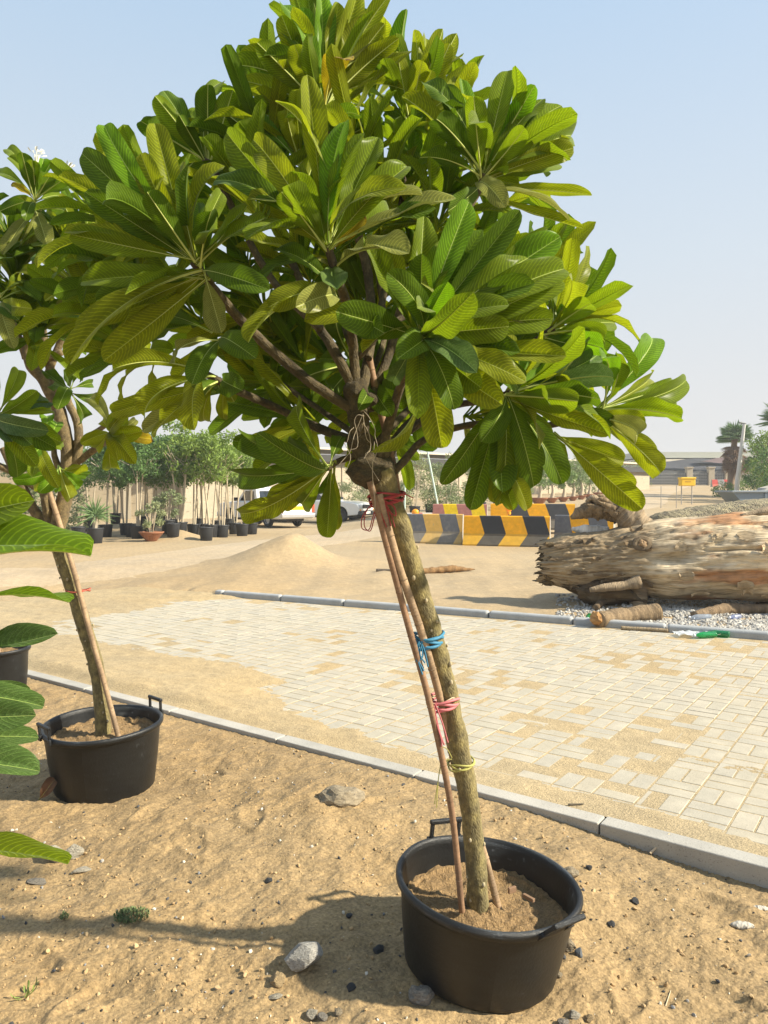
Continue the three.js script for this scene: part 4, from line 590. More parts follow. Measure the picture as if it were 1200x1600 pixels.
// ---------------------------------------------------------------- concrete road barriers
function barrier(pos, turn, L, label, cols, { n = 4, worn = 0, ph = 0, h = .84, name = 'road_barrier' } = {}) {
  const t = thing(name, label, 'road barrier', pos, turn, null), k = h / .84, pr = [[.30, 0], [.30, .07], [.17, .30], [.10, .82], [.085, .84], [-.085, .84], [-.10, .82], [-.17, .30], [-.30, .07], [-.30, 0]].map(q => [q[0] * k, q[1] * k]);
  const v = [0]; for (let i = 1; i < pr.length; i++) v.push(v[i - 1] + Math.hypot(pr[i][0] - pr[i - 1][0], pr[i][1] - pr[i - 1][1])); const T = v[v.length - 1];
  const paint = tex(512, 128, (x, y) => { const f = y < .5 ? y * 2 : (1 - y) * 2, sl = f < .40 ? (f - .40) * -.42 : (f - .40) * .24, q = (x + sl * .55 + ph / n / 2) * n * 2 / 2; const i = Math.floor(q * 1); const dirt = tf(x, y, 8, 5, 131), w = tf(x, y, 30, 3, 135), low = f < .40 && worn < 2 ? 1 : 0; let c = cols[((i % 2) + 2) % 2]; const s = sm(.68 - .16 * worn, .82 - .05 * worn, dirt * .6 + w * .4) * .8; c = c.map((q, e) => lerp(q * (.92 + .16 * (w - .5)), [.55, .52, .46][e], s * .8)); if (low) c = c.map((q, e) => lerp(q, [.66, .58, .44][e], .38 + .3 * (dirt - .5))); return c; });
  paint.wrapS = THREE.ClampToEdgeWrapping;
  const body = surf(24, pr.length - 1, (a, b, i, j) => { const q = pr[j]; const e = i === 0 || i === 24 ? .996 : 1; return [(a - .5) * L, q[1] * e, q[0] * e, a, v[j] / T]; }); const g = body.toNonIndexed(); g.computeVertexNormals();
  part('painted_side', g, M([1, 1, 1], .8, { map: paint, bumpMap: rep(concB, 4, 3), bumpScale: .004 }), t);
  const sh = new THREE.Shape(pr.map(q => new THREE.Vector2(q[0], q[1]))), ends = []; for (const s of [-1, 1]) { const e = new THREE.ShapeGeometry(sh); e.rotateY(s * Math.PI / 2).translate(s * L / 2 * .999, 0, 0); ends.push(e); } 
  part('end_face', merge(ends), M([.50, .48, .44], .9, { map: rep(conc, 2) }), t);
  return t;
}
const YEL = [1, .72, .02], BLK = [.17, .18, .20], GRY = [.42, .43, .45], FAD = [.90, .72, .36], PNK = [.74, .50, .46], LEM = [1, .86, .06], RED = [.85, .30, .26], WHT = [.82, .80, .76];
const BD = 20.6, bpos = (px, dep, dy = 0) => { const p = at(px, dep); p.y += dy - .03; return p; };
barrier(bpos(792, BD), -.30, 2.32, 'bright yellow and black striped concrete barrier in the middle of the front row', [YEL, BLK], { ph: 0, n: 4 });
barrier(bpos(672, BD + .9), -.26, 1.9, 'faded sandy yellow and grey striped barrier at the left of the front row', [FAD, GRY], { n: 4, worn: 1, ph: .3 });
barrier(bpos(914, BD + .2), -.5, 1.6, 'yellow and grey striped barrier partly behind the frayed log end', [GRY, YEL], { n: 3.2, worn: 1, ph: 0 });
barrier(bpos(719, 24.6, .14), -.22, 1.75, 'pink and lemon yellow striped barrier behind the front row', [PNK, LEM], { n: 4, ph: 0 });
barrier(bpos(832, 24.8, .14), -.2, 2.7, 'yellow and dark grey striped barrier in the back row', [YEL, [.27, .28, .30]], { n: 4.2, ph: 0 });
barrier(bpos(655, 25.8), .1, 1.0, 'low white and red block at the left of the back row', [WHT, [.75, .42, .40]], { n: 3, h: .62, ph: 0 });
for (const [px, dep, py, w] of [[649, 24.2, 801, 'left'], [795, 24.3, 794, 'right']]) { // beacon lamps
  const p = P(px, py, dep), t = thing('warning_beacon', `orange round warning lamp on the barriers, ${w} of two`, 'warning lamp', p), o = M([.95, .36, .015], .35); const g = new THREE.SphereGeometry(.10, 16, 12).scale(1, 1, .5); part('lens', g, o, t); part('housing', merge([cyl(.07, .07, .09, 0, -.2, 0), box(.05, .1, .05, 0, -.12, 0), new THREE.TorusGeometry(.10, .018, 6, 18)]), o, t); part('post', cyl(.02, .02, .35, 0, -.55, 0), M([.4, .3, .1]), t);
}
// ---------------------------------------------------------------- pick-up trucks
const glassM = new THREE.MeshPhysicalMaterial({ color: 0x1b2226, roughness: .08, clearcoat: 1 }), whiteM = new THREE.MeshPhysicalMaterial({ color: new THREE.Color().setRGB(.74, .735, .71), roughness: .42, clearcoat: .6 }), tyreM = M([.02, .02, .02], .9), rimM = M([.5, .5, .5], .4, { metalness: .6 }), blackM = M([.03, .03, .032], .6), chromeM = M([.65, .65, .66], .3, { metalness: .8 });
function pickup(pos, turn, label, dark = false) { // nose towards +x
  const t = thing('pickup_truck', label, 'pickup truck', pos, turn), W = 1.66;
  const s = new THREE.Shape(); s.moveTo(-2.45, .42); s.lineTo(-2.48, .98); s.lineTo(-.62, 1.0); s.lineTo(.95, 1.0); s.quadraticCurveTo(2.1, .97, 2.38, .86); s.quadraticCurveTo(2.5, .75, 2.48, .45); s.lineTo(1.98, .40); s.absarc(1.55, .40, .43, 0, Math.PI, false); s.lineTo(-1.05, .40); s.absarc(-1.48, .40, .43, 0, Math.PI, false); s.lineTo(-2.45, .42);
  const g = new THREE.ExtrudeGeometry(s, { depth: W - .12, bevelEnabled: true, bevelSize: .05, bevelThickness: .06, bevelSegments: 3, curveSegments: 14 }); g.translate(0, 0, -(W - .12) / 2); part('body', g, whiteM, t);
  part('bed_floor', box(1.6, .02, 1.4, -1.5, 1.064, 0), blackM, t);
  const c = new THREE.Shape(); c.moveTo(-.62, 1.0); c.lineTo(-.50, 1.56); c.quadraticCurveTo(-.1, 1.66, .30, 1.58); c.lineTo(1.0, 1.0); c.lineTo(-.62, 1.0); const cg = new THREE.ExtrudeGeometry(c, { depth: 1.30, bevelEnabled: true, bevelSize: .05, bevelThickness: .07, bevelSegments: 3 }); cg.translate(0, 0, -.65); const cab = part('cab', cg, whiteM, t);
  for (const z of [-1, 1]) { const w = new THREE.Shape(); w.moveTo(-.46, 1.08); w.lineTo(-.40, 1.47); w.lineTo(.24, 1.49); w.lineTo(.72, 1.08); w.lineTo(-.46, 1.08); const q = new THREE.ExtrudeGeometry(w, { depth: .012, bevelEnabled: false }).translate(0, 0, z > 0 ? .722 : -.734); part('side_window', q, glassM, cab); part('door_mirror', new RoundedBoxGeometry(.09, .15, .18, 2, .03).translate(.78, 1.14, z * .9), blackM, t); part('door_handle', box(.14, .03, .03, -.3, .9, z * .835), blackM, t); part('door_seam', merge([box(.012, .52, .012, -.58, .72, z * .828), box(.012, .52, .012, .72, .72, z * .828)]), blackM, t); }
  part('windscreen', box(.012, .68, 1.24, 0, 0, 0).rotateZ(.87).translate(.715, 1.305, 0), glassM, cab); part('rear_window', box(.012, .38, 1.12, 0, 0, 0).rotateZ(-.22).translate(-.625, 1.30, 0), glassM, cab);
  for (const x of [1.55, -1.48]) for (const z of [-1, 1]) { const w = new THREE.Group(); w.name = 'wheel'; w.position.set(x, .345, z * .70); t.add(w); part('tyre', new THREE.TorusGeometry(.255, .092, 10, 26), tyreM, w); part('rim', new THREE.LatheGeometry([[.001, .05], [.06, .06], [.09, .03], [.17, .02], [.185, .06], [.20, .07], [.2, -.07]].map(q => new THREE.Vector2(...q)), 22).rotateX(z * Math.PI / 2), dark ? blackM : rimM, w); }
  part('rear_bumper', new RoundedBoxGeometry(.14, .17, 1.6, 2, .03).translate(-2.57, .5, 0), chromeM, t); part('front_bumper', new RoundedBoxGeometry(.18, .22, 1.66, 3, .05).translate(2.5, .48, 0), dark ? blackM : whiteM, t);
  part('tailgate', new RoundedBoxGeometry(.03, .44, 1.36, 2, .012).translate(-2.535, .78, 0), whiteM, t); for (const z of [-1, 1]) { part('tail_light', new RoundedBoxGeometry(.05, .34, .12, 2, .015).translate(-2.53, .79, z * .76), M([.55, .10, .04], .3), t); part('headlight', new RoundedBoxGeometry(.06, .16, .30, 2, .03).translate(2.50, .79, z * .62), M([.7, .72, .74], .12), t); part('indicator', box(.05, .06, .12, 2.53, .62, z * .7), M([.8, .32, .03], .3), t); }
  part('grille', merge([box(.03, .17, .86, 2.53, .78, 0), ...[0, 1, 2].map(i => box(.045, .014, .86, 2.535, .73 + i * .05, 0))]), blackM, t); part('number_plate', box(.012, .11, .46, 2.60, .5, 0), M([.75, .73, .68]), t);
  { const cv = document.createElement('canvas'); cv.width = 256; cv.height = 48; const x = cv.getContext('2d'); x.fillStyle = '#f0c414'; x.fillRect(0, 0, 256, 48); x.fillStyle = '#5a4410'; for (let i = 0; i < 8; i++) { x.fillRect(14 + i * 29, 15, 19, 5); x.fillRect(14 + i * 29, 27, 12 + (i * 5) % 9, 5); } const m = new THREE.CanvasTexture(cv); m.colorSpace = THREE.SRGBColorSpace; part('sticker', new THREE.PlaneGeometry(.86, .15).rotateY(-Math.PI / 2).translate(-2.554, .80, -.05), M([1, 1, 1], .5, { map: m }), t); }
  part('undercarriage', box(4.2, .2, 1.2, 0, .36, 0), blackM, t);
  return t;
}
pickup(at(412, 32.2), Math.PI - .86, 'white pickup truck seen from behind, with a yellow strip on its tailgate');
pickup(at(498, 36), -.42, 'white pickup truck facing right with black wheels, behind the first one', true);

// ---------------------------------------------------------------- building and walls behind
const wallM = M([.50, .42, .30], .92, { map: rep(conc, .5), bumpMap: concB, bumpScale: .01 }), creamM = M([.60, .53, .41], .9, { map: rep(conc, .3) }), darkM = M([.05, .05, .048], .9);
{ // long shed: pale wall under a dark eave and a sloping sheet roof
  const a = at(282, 41), b = at(1012, 74), d = b.clone().sub(a); d.y = 0; const L = d.length(), turn = Math.atan2(-d.z, d.x), y0 = -.3, c = a.clone().add(b).multiplyScalar(.5);
  const t = thing('long_shed', 'long beige shed with a dark eave running behind the nursery plants', 'building', [c.x, 0, c.z], turn);
  part('wall', box(L, 4.1, .3, 0, 1.75, 0), wallM, t); for (let i = 0; i < 9; i++) part('wall_panel', box(L / 9 - .12, 3.2, .06, -L / 2 + (i + .5) * L / 9, 1.5, .18), creamM, t);
  part('eave', box(L + .8, .42, .5, 0, 3.55, .35), darkM, t); part('roof', box(L + 1, .12, 9, 0, 0, -4).rotateX(.03).translate(0, 4.15, .3), M([.62, .56, .45], .8), t); part('gable', box(.25, 1.0, 8, -L / 2 - .4, 3.7, -3.9), creamM, t);
  part('dark_opening', box(2.6, .8, .1, -L / 2 + 3.4, 3.75, .62), M([.13, .11, .09]), t);
}
{ const a = at(-260, 37), b = at(300, 42), d = b.clone().sub(a); d.y = 0; const L = d.length(), c = a.clone().add(b).multiplyScalar(.5), t = thing('boundary_wall', 'plain beige boundary wall behind the row of young trees at left', 'wall', [c.x, 0, c.z], Math.atan2(-d.z, d.x)); part('wall', box(L, 2.75, .22, 0, 1.2, 0), wallM, t); part('coping', box(L, .1, .34, 0, 2.63, 0), creamM, t); for (let i = 0; i <= 5; i++) part('pier', box(.4, 2.8, .4, -L / 2 + i * L / 5, 1.25, 0), creamM, t); }
{ // gates far off at the right, shade netting and roofs
  const D = 92, t = thing('gate_wall', 'pale wall piers with two dark lattice gates far off at right', 'gate', at(1058, D)); const o = t.position, X = px => P(px, 760, D).x - o.x;
  for (const px of [985, 1004, 1076, 1110, 1136]) part('pier', merge([box(.7, 2.2, .7, X(px), 1.0, 0, 0, .04), box(.86, .16, .86, X(px), 2.16, 0, 0, .03)]), creamM, t);
  for (const [p, q] of [[1008, 1071], [1080, 1106], [1114, 1133]]) { const x0 = X(p), x1 = X(q), w = x1 - x0, cx = (x0 + x1) / 2, sh = new THREE.Shape(); const mid = (p + q) / 2; sh.moveTo(-w / 2, .1); sh.lineTo(w / 2, .1); sh.lineTo(w / 2, 1.5); sh.quadraticCurveTo(0, 2.1, -w / 2, 1.5); sh.lineTo(-w / 2, .1); const gt = part('gate', new THREE.ExtrudeGeometry(sh, { depth: .05, bevelEnabled: false }).translate(cx, 0, 0), M([.10, .105, .11], .7), t); const l = []; for (let i = 0; i < w / .3; i++) for (let j = 0; j < 4; j++) { const g = new THREE.TorusGeometry(.1, .022, 5, 8).translate(cx - w / 2 + .2 + i * .3, .35 + j * .34, .08); if (cx - w / 2 + .2 + i * .3 < cx + w / 2 - .1) l.push(g); } part('scrollwork', merge(l), M([.36, .36, .34], .6), gt); }
  part('low_wall', box(X(1004) - X(960), 1.5, .25, (X(1004) + X(960)) / 2, .7, -.1), creamM, t);
}
{ const D = 104, a = at(1045, D), t = thing('shade_canopy', 'low dark shade netting canopy above the far gates', 'canopy', a), X = px => P(px, 760, D).x - a.x, Y = py => P(1045, py, D).y - a.y; const net = (p, q, y0, y1, y2, z, m) => { const g = new THREE.BufferGeometry(); const s = surf(14, 6, (u, v) => [lerp(X(p), X(q), u), lerp(lerp(Y(y0), Y(y1), u), Y(y2), v) - .5 * Math.sin(u * Math.PI * 3) * .3, z + v * 5 - 2]); return s; };
  part('netting', merge([net(935, 1130, 728, 722, 737, 0), net(1000, 1150, 722, 716, 732, 4)]), M([.045, .045, .05], .95, { side: THREE.DoubleSide }), t); part('netting_edge', net(1060, 1140, 722, 716, 726, 7), M([.16, .10, .09], .95, { side: THREE.DoubleSide }), t); for (const px of [950, 1000, 1050, 1100, 1140]) part('post', cyl(.08, .08, 3, X(px), -.5, 1), darkM, t); part('back_shade', box(X(1140) - X(935), 2.6, .2, (X(1140) + X(935)) / 2, .9, -4), darkM, t); }
{ const D = 125, a = at(1060, D), Y = py => P(1045, py, D).y - a.y, t = thing('long_roof', 'pale green grey roof of a distant building above the canopy', 'building', a); part('roof', box(26, .9, 14, 4, Y(714), 0), M([.46, .48, .42], .8), t); part('fascia', box(26, .35, 14.2, 4, Y(722), .2), M([.72, .66, .52], .8), t); part('wall', box(25, 4.5, 13, 4, Y(745), 0), creamM, t); }
{ const D = 44, a = at(1073, D), t = thing('yellow_bin', 'yellow grit box standing on thin legs on the far sand', 'bin', a), y = P(1073, 759, D).y - a.y; part('box_body', new RoundedBoxGeometry(.82, .42, .5, 2, .05).translate(0, y + .2, 0), M([.85, .52, .02], .5), t); part('lid', new RoundedBoxGeometry(.88, .1, .56, 2, .03).translate(0, y + .44, 0), M([.85, .55, .03], .5), t); for (const x of [-.3, .3]) part('leg', cyl(.03, .03, Math.max(.3, y), x, 0, 0), M([.35, .33, .3], .6), t); part('print', merge([box(.34, .06, .012, -.02, y + .24, .252)]), M([.55, .30, .02]), t); }
for (const [px, h, w] of [[1033, 1.25, 'left'], [1057, 1.3, 'right']]) { const p = at(px, 40); solo('marker_post', cyl(.022, .022, h, 0, -.1, 0, 8), M([.36, .33, .29]), `thin steel marker post on the far sand, ${w} of two near the yellow box`, 'post').position.copy(p); }
barrier(bpos(1127, 85), 0, 2.2, 'small red and white striped barrier by the far gates', [RED, [.62, .62, .62]], { n: 3, worn: 1 });
{ // skip
  const D = 36, a = at(1215, D), y1 = P(1200, 768, D).y - a.y, t = thing('steel_skip', 'blue grey steel skip behind the log at the right edge', 'skip', a); const s = new THREE.Shape([[-1.6, 0], [1.6, 0], [2.35, y1], [-2.55, y1]].map(q => new THREE.Vector2(...q))); part('skip_body', new THREE.ExtrudeGeometry(s, { depth: 1.7, bevelEnabled: false }).translate(0, 0, -.85), M([.17, .215, .26], .6), t); part('rim', box(5.0, .09, 1.9, -.1, y1, 0, 0, .03), M([.24, .28, .32], .6), t); for (const x of [-1, .1, 1.2]) part('rib', box(.1, y1 * .95, .08, x, y1 * .48, .88), M([.13, .17, .21], .6), t); part('cover', lump(2.2, .35, .7, .2, 2, 3).translate(1.2, y1 + .05, 0), M([.36, .33, .28]), t);
}
{ const D = 50, a = at(1149, D), b = P(1163, 663, D), t = thing('lamp_post', 'leaning pale lamp post beside the palm at right', 'street lamp', a); const e = b.sub(a); part('pole', tube([new V3(0, -.2, 0), e.clone().multiplyScalar(.5), e], [.17, .14, .09], { seg: 10 }), M([.60, .58, .54], .7), t); part('lamp_head', bar(e.clone().add(new V3(-.35, .14, 0)), e.clone().add(new V3(.1, .04, 0)), .07, 8), M([.25, .26, .27], .5), t); }
// ---------------------------------------------------------------- plants behind
function leafCloud(n, r, shape, size, m, flat = 1) { // many small leaf faces
  const p = [], id = [], N = []; let k = 0; for (let i = 0; i < n; i++) { const c = shape(i); const a = new V3(rr(-1, 1), rr(-1, 1), rr(-1, 1)).normalize(), b = new V3(rr(-1, 1), rr(-1, 1), rr(-1, 1)).cross(a).normalize(), s = size * rr(.6, 1.3); const q = [c.clone().addScaledVector(a, s), c.clone().addScaledVector(b, s * .42), c.clone().addScaledVector(a, -s), c.clone().addScaledVector(b, -s * .42)]; for (const v of q) p.push(v.x, v.y, v.z); id.push(k, k + 1, k + 2, k, k + 2, k + 3); k += 4; }
  const g = new THREE.BufferGeometry(); g.setAttribute('position', new THREE.Float32BufferAttribute(p, 3)); g.setAttribute('uv', new THREE.Float32BufferAttribute(new Float32Array(k * 2), 2)); g.setIndex(id); g.computeVertexNormals(); return g;
}
const folM = (c, t = .35) => new THREE.MeshPhysicalMaterial({ color: new THREE.Color().setRGB(...c), roughness: .95, transmission: t, thickness: 0, side: THREE.DoubleSide });
const FOL = { mid: folM([.105, .20, .022]), yel: folM([.20, .30, .035]), dark: folM([.09, .19, .03]), olive: folM([.21, .26, .11]), pale: folM([.29, .33, .15]), palm: folM([.18, .31, .09]), fresh: folM([.16, .25, .05]) };
const twigM = M([.46, .39, .28], .95);
const crownShape = (h0, h1, r, clumps) => { const C = []; for (let i = 0; i < clumps; i++) { const a = rr(0, 6.28), t = rnd(), R_ = r * Math.sqrt(rnd()) * (.55 + .6 * Math.sin(Math.PI * Math.min(1, t * .9 + .1))); C.push([new V3(Math.cos(a) * R_, lerp(h0, h1, t), Math.sin(a) * R_), r * rr(.22, .42)]); } return () => { const [c, q] = pick(C), d = new V3(rr(-1, 1), rr(-1, 1), rr(-1, 1)); d.normalize().multiplyScalar(q * Math.pow(rnd(), .5)); return c.clone().add(d); }; };
const ORD = ['first', 'second', 'third', 'fourth', 'fifth', 'sixth', 'seventh', 'eighth', 'ninth', 'tenth', 'eleventh', 'twelfth', 'thirteenth', 'fourteenth', 'fifteenth', 'sixteenth', 'seventeenth', 'eighteenth', 'nineteenth', 'twentieth'];
const blackPot = (() => { const pr = [[.001, 0], [.17, 0], [.205, .36], [.22, .365], [.22, .40], [.20, .40], [.19, .36], [.001, .35]].map(q => new THREE.Vector2(...q)); return new THREE.LatheGeometry(pr, 22); })();
const bowlPot = new THREE.LatheGeometry([[.001, 0], [.22, 0], [.26, .04], [.50, .34], [.54, .36], [.55, .42], [.51, .42], [.46, .34], [.001, .33]].map(q => new THREE.Vector2(...q)), 28);
const terraM = M([.44, .19, .10], .85, { map: rep(grain, 1) }), blackPotM = M([.022, .024, .028], .6);
{ // row of young trees in black pots
  const vars = [0, 1, 2, 3].map(v => { const st = [], n = 2 + v % 2, H = 1.8; for (let i = 0; i < n; i++) { const a = i * 2.3 + v; st.push(tube([new V3(Math.cos(a) * .06, .3, Math.sin(a) * .06), new V3(Math.cos(a) * .14, H * .6, Math.sin(a) * .12), new V3(Math.cos(a) * .25, H + .2, Math.sin(a) * .2)], [.032, .018], { seg: 6 })); for (let k = 0; k < 4; k++) { const b = new V3(Math.cos(a) * .2, H - .2 + k * .15, Math.sin(a) * .15); st.push(bar(b, b.clone().add(new V3(rr(-.6, .6), rr(.3, .8), rr(-.5, .5))), .010, 5)); } } return { stem: merge(st), crown: leafCloud(3600, 1, crownShape(1.75, 2.95, .74, 26), .052), thin: leafCloud(1700, 1, crownShape(1.8, 3.1, .64, 26), .05) }; });
  const L = [[165, 24.5, 1.0, 0, 'dark'], [196, 25.5, 1.0, 1, 'mid'], [214, 23.5, 1.05, 2, 'dark'], [232, 25, .98, 3, 'mid'], [262, 26, 1.0, 0, 'mid'], [282, 24, 1.12, 1, 'yel', 1], [302, 24.6, 1.06, 2, 'mid'], [318, 25.4, 1.1, 3, 'yel'], [330, 24, 1.08, 0, 'yel'], [347, 24.2, 1.05, 1, 'yel', 1], [366, 26, 1.0, 2, 'yel'], [388, 26.6, .92, 3, 'yel', 1], [250, 28.5, 1.1, 2, 'dark'], [180, 29, 1.1, 1, 'dark'], [140, 27, 1.05, 3, 'mid'], [272, 27.5, 1.12, 1, 'dark'], [310, 28, 1.1, 0, 'mid'], [340, 27.5, 1.1, 2, 'mid'], [222, 28, 1.1, 0, 'dark'], [358, 28.6, 1.05, 3, 'mid']];
  const order = [...L].sort((a, b) => a[0] - b[0]);
  for (const q of L) { const [px, d, s, v, c, th] = q, p = at(px, d), k = ORD[order.indexOf(q)], t = thing('young_tree', `${th ? 'sparse ' : ''}young tree with ${c === 'dark' ? 'dark' : c === 'mid' ? 'green' : 'yellowish'} crown, ${k} from left in the nursery row`, 'tree', p, v * 1.3 + px, 'young trees in the nursery row'); t.scale.setScalar(s); part('trunk', vars[v].stem, twigM, t); part('crown', th ? vars[v].thin : vars[v].crown, FOL[c], t);
    tag(Object.assign(part(nm('black_pot'), blackPot, blackPotM, scene, p)), `round black nursery pot of the ${k} young tree from left`, 'plant pot', 'black pots in the nursery row'); }
  for (const [i, px, d] of [[0, 322, 22.6], [1, 378, 25], [2, 393, 26], [3, 270, 22.8], [4, 122, 23], [5, 205, 24.6]]) tag(part(nm('black_pot'), blackPot, blackPotM, scene, at(px, d)), `spare black nursery pot standing ${['in front of the sparse trees', 'by the pickup rear wheel', 'right of the pot by the pickup wheel', 'right of the terracotta bowl', 'left of the spiky yucca', 'right of the spiky yucca'][i]}`, 'plant pot', 'black pots in the nursery row');
}
{ // spiky yucca, shrubs, terracotta bowl
  const p = at(148, 21.6), t = thing('yucca', 'spiky blue green yucca in a black pot at left', 'plant', p), l = []; for (let i = 0; i < 130; i++) { const a = rr(0, 6.28), e = rr(-.35, 1.4), Lf = rr(.45, .72), o = new V3(0, .75 + rr(-.08, .08), 0), d = new V3(Math.cos(a) * Math.cos(e), Math.sin(e), Math.sin(a) * Math.cos(e)); l.push(tube([o, o.clone().addScaledVector(d, Lf * .5), o.clone().addScaledVector(d, Lf).add(new V3(0, -.08, 0))], [.014, .012, .002], { seg: 4, div: 4, cap: false })); } part('frond', merge(l), FOL.palm, t).userData.kind = 'stuff'; part('trunk', tube([new V3(0, .3, 0), new V3(0, .55, 0), new V3(0, .8, 0)], [.06, .07], { seg: 8 }), twigM, t); const q = tag(part(nm('black_pot'), blackPot, blackPotM, scene, p), 'black pot under the spiky yucca', 'plant pot', 'black pots in the nursery row'); q.scale.setScalar(1.1);
  const b = at(236, 22.2); tag(part(nm('terracotta_bowl'), bowlPot, terraM, scene, b), 'wide terracotta bowl planter in front of the nursery row', 'plant pot').scale.setScalar(.66);
  const bush = (px, d, r, h, n, m, label, y0 = .3, sz = .045, nmn = 'shrub') => { const p = at(px, d), t = thing(nmn, label, 'shrub', p); part('foliage', leafCloud(n, 1, crownShape(y0 + .1, h, r, 16), sz), m, t); const s = []; for (let i = 0; i < 5; i++) s.push(bar(new V3(0, 0, 0), new V3(rr(-r, r) * .6, h * .75, rr(-r, r) * .6), .014, 5)); part('stem', merge(s), twigM, t); return p; };
  bush(236, 22.2, .38, 1.15, 900, FOL.pale, 'sparse grey green shrub growing in the terracotta bowl'); const e = bush(262, 23.2, .42, 1.3, 1300, FOL.olive, 'rounded green shrub in a black pot right of the terracotta bowl'); tag(part(nm('black_pot'), blackPot, blackPotM, scene, e), 'black pot under the rounded green shrub', 'plant pot', 'black pots in the nursery row');
  bush(118, 24, .5, 1.2, 900, FOL.pale, 'pale feathery shrub left of the spiky yucca', .2); bush(60, 27, 1.4, 2.6, 2600, FOL.olive, 'large grey green bush behind the left frangipani trunk', 0, .07); bush(20, 26, 1.2, 2.0, 2000, FOL.olive, 'grey green bush at the left edge of the yard', 0, .07);
  // grey green olives right of the big trunk
  const OL = [[560, 37, .85, 2.1], [592, 38, .9, 2.3], [622, 34, .8, 2.0], [648, 33, .85, 2.4], [672, 35, .8, 2.0], [700, 33.5, .85, 2.2], [726, 35, .8, 2.1], [752, 37, .8, 2.4], [778, 38, .75, 2.0], [806, 40, .8, 2.2]];
  OL.forEach(([px, d, r, h], i) => { const p = bush(px, d, r * 1.22, h * 1.18, 3200, i % 3 ? FOL.olive : FOL.pale, `grey green olive bush, ${ORD[i]} from left in the row behind the barriers`, .35, .05, 'olive_bush'); const o = tag(part(nm('black_pot'), blackPot, blackPotM, scene, p), `black pot of the ${ORD[i]} olive bush from left`, 'plant pot', 'black pots of the olive row'); o.scale.setScalar(1.15); });
  // terracotta pots with small trees
  const TP = [[842, 44, 1.0], [862, 46, .8], [880, 47.5, .75], [895, 49, .7], [908, 51, .7], [920, 53, .75], [935, 56, .8]];
  TP.forEach(([px, d, s], i) => { const p = at(px, d), o = tag(part(nm('terracotta_pot'), bowlPot, terraM, scene, p), `terracotta pot, ${ORD[i]} from left in the far row of small trees`, 'plant pot', 'terracotta pots in the far row'); o.scale.setScalar(s * .95); const t = thing('pot_tree', `small bushy tree, ${ORD[i]} from left in the far terracotta row`, 'tree', p); part('trunk', tube([new V3(0, .25, 0), new V3(.08, .7, 0), new V3(.02, 1.2, 0)], [.13, .07], { seg: 7 }), twigM, t); part('crown', leafCloud(1500, 1, crownShape(1.0, 2.5, .8, 14), .07), i % 2 ? FOL.olive : FOL.fresh, t); });
  bush(905, 60, 1.6, 3.0, 1800, FOL.pale, 'pale bush behind the far terracotta row', 0, .1); bush(985, 80, 2.4, 2.4, 1500, FOL.olive, 'green bush left of the far gates', 0, .12); bush(1130, 55, .9, 1.0, 900, FOL.fresh, 'tuft of fresh green growth at the foot of the palm', 0, .08); bush(1172, 52, 1.0, 1.3, 1200, FOL.fresh, 'bright green undergrowth right of the lamp post', 0, .08);
}
{ // fan palms with skirts of dead fronds
  const fan = (o, dir, L, l) => { const s = dir.clone().cross(new V3(0, 1, 0)).normalize(), e = o.clone().addScaledVector(dir, L * .38); l.push(bar(o, e, .02, 4)); for (let k = -7; k <= 7; k++) { const a = k * .2, d = dir.clone().multiplyScalar(Math.cos(a)).addScaledVector(s, Math.sin(a)); d.y += .03; const tip = e.clone().addScaledVector(d, L * .65).add(new V3(0, -.1 * L, 0)); l.push(tube([e, e.clone().lerp(tip, .5).add(new V3(0, .05, 0)), tip], [.01, .04, .004], { seg: 4, div: 4, cap: false })); } };
  const palm = (px, d, H, r, label, seedk) => { const p = at(px, d), t = thing('fan_palm', label, 'palm', p), top = new V3(.3, H, 0), g = [], dd = []; for (let i = 0; i < 46; i++) { const a = i * 2.4, e = lerp(-.25, 1.5, rnd()); fan(top, new V3(Math.cos(a) * Math.cos(e), Math.sin(e), Math.sin(a) * Math.cos(e)), r * rr(.8, 1.1), g); } for (let i = 0; i < 38; i++) { const a = i * 2.4, e = rr(-1.35, -.5); fan(top.clone().add(new V3(0, -rr(.2, H * .42), 0)), new V3(Math.cos(a) * Math.cos(e), Math.sin(e), Math.sin(a) * Math.cos(e)), r * rr(.7, 1.0), dd); } part('trunk', tube([new V3(0, -.3, 0), new V3(.1, H * .5, 0), top], [.28, .24, .22], { seg: 10, rough: .15, freq: 4 }), M([.22, .15, .10], .95), t); part('frond', merge(g), FOL.palm, t).userData.kind = 'stuff'; part('dead_frond', merge(dd), M([.24, .155, .10], .95, { side: THREE.DoubleSide }), t).userData.kind = 'stuff'; };
  palm(1141, 58, 4.3, 1.5, 'fan palm with a skirt of dead brown fronds left of the lamp post'); palm(1218, 54, 5.4, 1.9, 'fan palm with dark green fronds at the right edge');
  const big = (px, d, r, H, m, m2, label) => { const p = at(px, d), t = thing('garden_tree', label, 'tree', p); part('trunk', merge([tube([new V3(0, -.2, 0), new V3(.1, H * .3, 0), new V3(.3, H * .6, .1)], [.16, .1], { seg: 8 }), ...[0, 1, 2, 3].map(k => bar(new V3(.1, H * .3, 0), new V3(Math.cos(k * 1.6) * r * .6, H * .75, Math.sin(k * 1.6) * r * .6), .05, 5))]), M([.3, .24, .17]), t); part('crown', merge([leafCloud(4200, 1, crownShape(.6, H, r, 34), .10)]), m, t); };
  big(1203, 49, 1.5, 4.3, FOL.yel, 0, 'yellowish bushy tree just right of the lamp post'); big(1225, 46, 1.8, 3.6, FOL.dark, 0, 'dark dense tree at the right edge behind the skip'); big(1188, 56, 1.0, 3.6, FOL.mid, 0, 'loose green tree behind the lamp post'); 
}
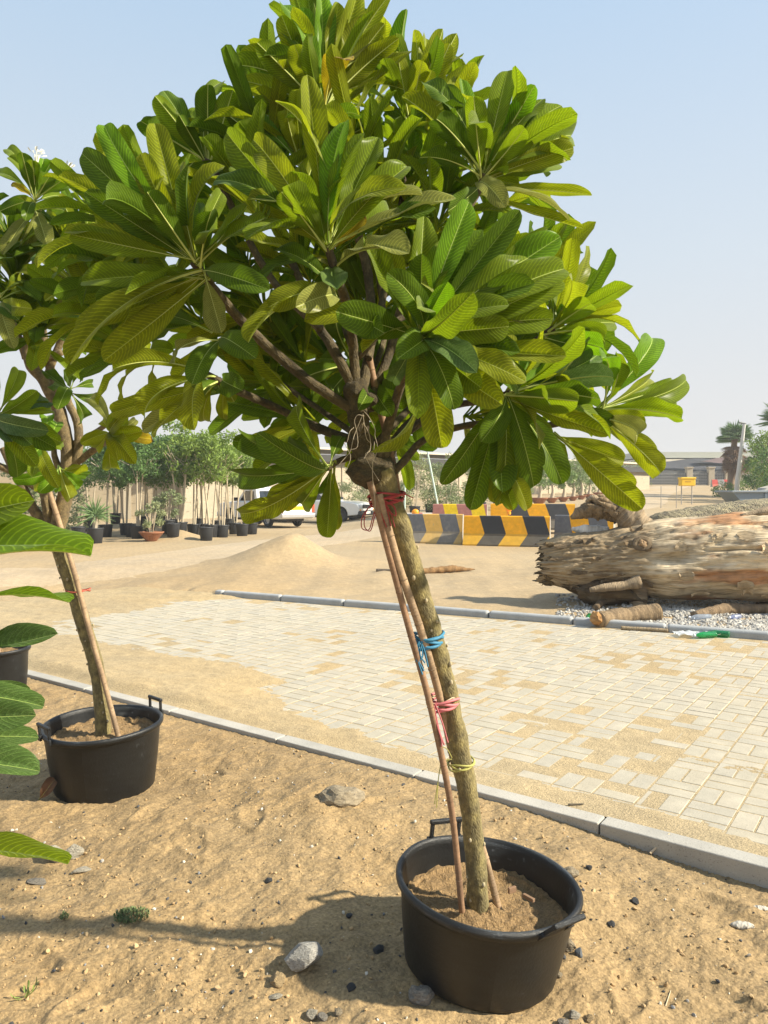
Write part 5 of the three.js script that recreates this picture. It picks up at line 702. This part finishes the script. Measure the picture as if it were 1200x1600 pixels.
{ // tall striped poles behind the fork
  for (const [a, b, d, w] of [[[690, 745], [655, 640], 30, 'leaning right, with cross pieces'], [[632, 770], [634, 640], 30, 'upright, left of the leaning one']]) { const p = P(a[0], a[1], d), q = P(b[0], b[1], d), f = at(a[0], d), t = thing('scaffold_pole', `tall pale green pole ${w}`, 'pole', f); part('pole', bar(f.clone().sub(f).add(new V3(0, -.1, 0)), q.clone().sub(f), .035, 8), M([.5, .62, .56], .6), t); if (w[0] === 'l') part('cross_piece', merge([0, 1, 2].map(i => bar(q.clone().sub(f).multiplyScalar(.93 - .06 * i), q.clone().sub(f).multiplyScalar(.90 - .06 * i).add(new V3(-.9, .05, 0)), .022, 6))), M([.5, .62, .56], .6), t); }
}
{ const p = onGround(0, 1086), t = tub(p, 'black tub at the left edge behind the near leaves', { rim: .21, base: .18, h: .36, soil: .3 }); p.y = p.y; stake([p.clone().setY(p.y + .3), p.clone().add(new V3(-.05, .9, 0)), p.clone().add(new V3(-.1, 1.6, 0))], .014, bamM, 'pale stake in the tub at the left edge'); }
{ // packed track that crosses the yard
  const c = new THREE.CatmullRomCurve3([[-40, 905, 0], [150, 895, 0], [330, 868, 0], [520, 842, 0], [700, 828, 0]].map(q => G(q[0], q[1], 0)).concat([at(960, 40), at(1010, 60), at(1050, 88)]));
  const g = surf(14, 160, (a, b) => { const p = c.getPoint(b), d = c.getTangent(b), s = new V3(-d.z, 0, d.x).normalize(), w = lerp(1.6, 2.4, b) * (1 + .15 * fb(b * 30, a > .5 ? 3 : 9, 1, 2)); p.addScaledVector(s, (a - .5) * 2 * w); const e = sm(0, .2, a) * sm(1, .8, a); return [p.x, groundY(p.x, p.z) - .02 + .035 * e, p.z, p.x, p.z]; }, null, q => { const c = sandCol(q[0], q[2]); const k = 1.08 + .1 * fb(q[0] * .6, q[2] * 2.5, 3, 3); return [c[0] * k * .98, c[1] * k * 1.07, c[2] * k * 1.3]; });
  struct('dirt_track', g, sandM);
}
scene.fog = new THREE.FogExp2(new THREE.Color().setRGB(.77, .79, .80), .0012);
renderer.render(scene, camera);
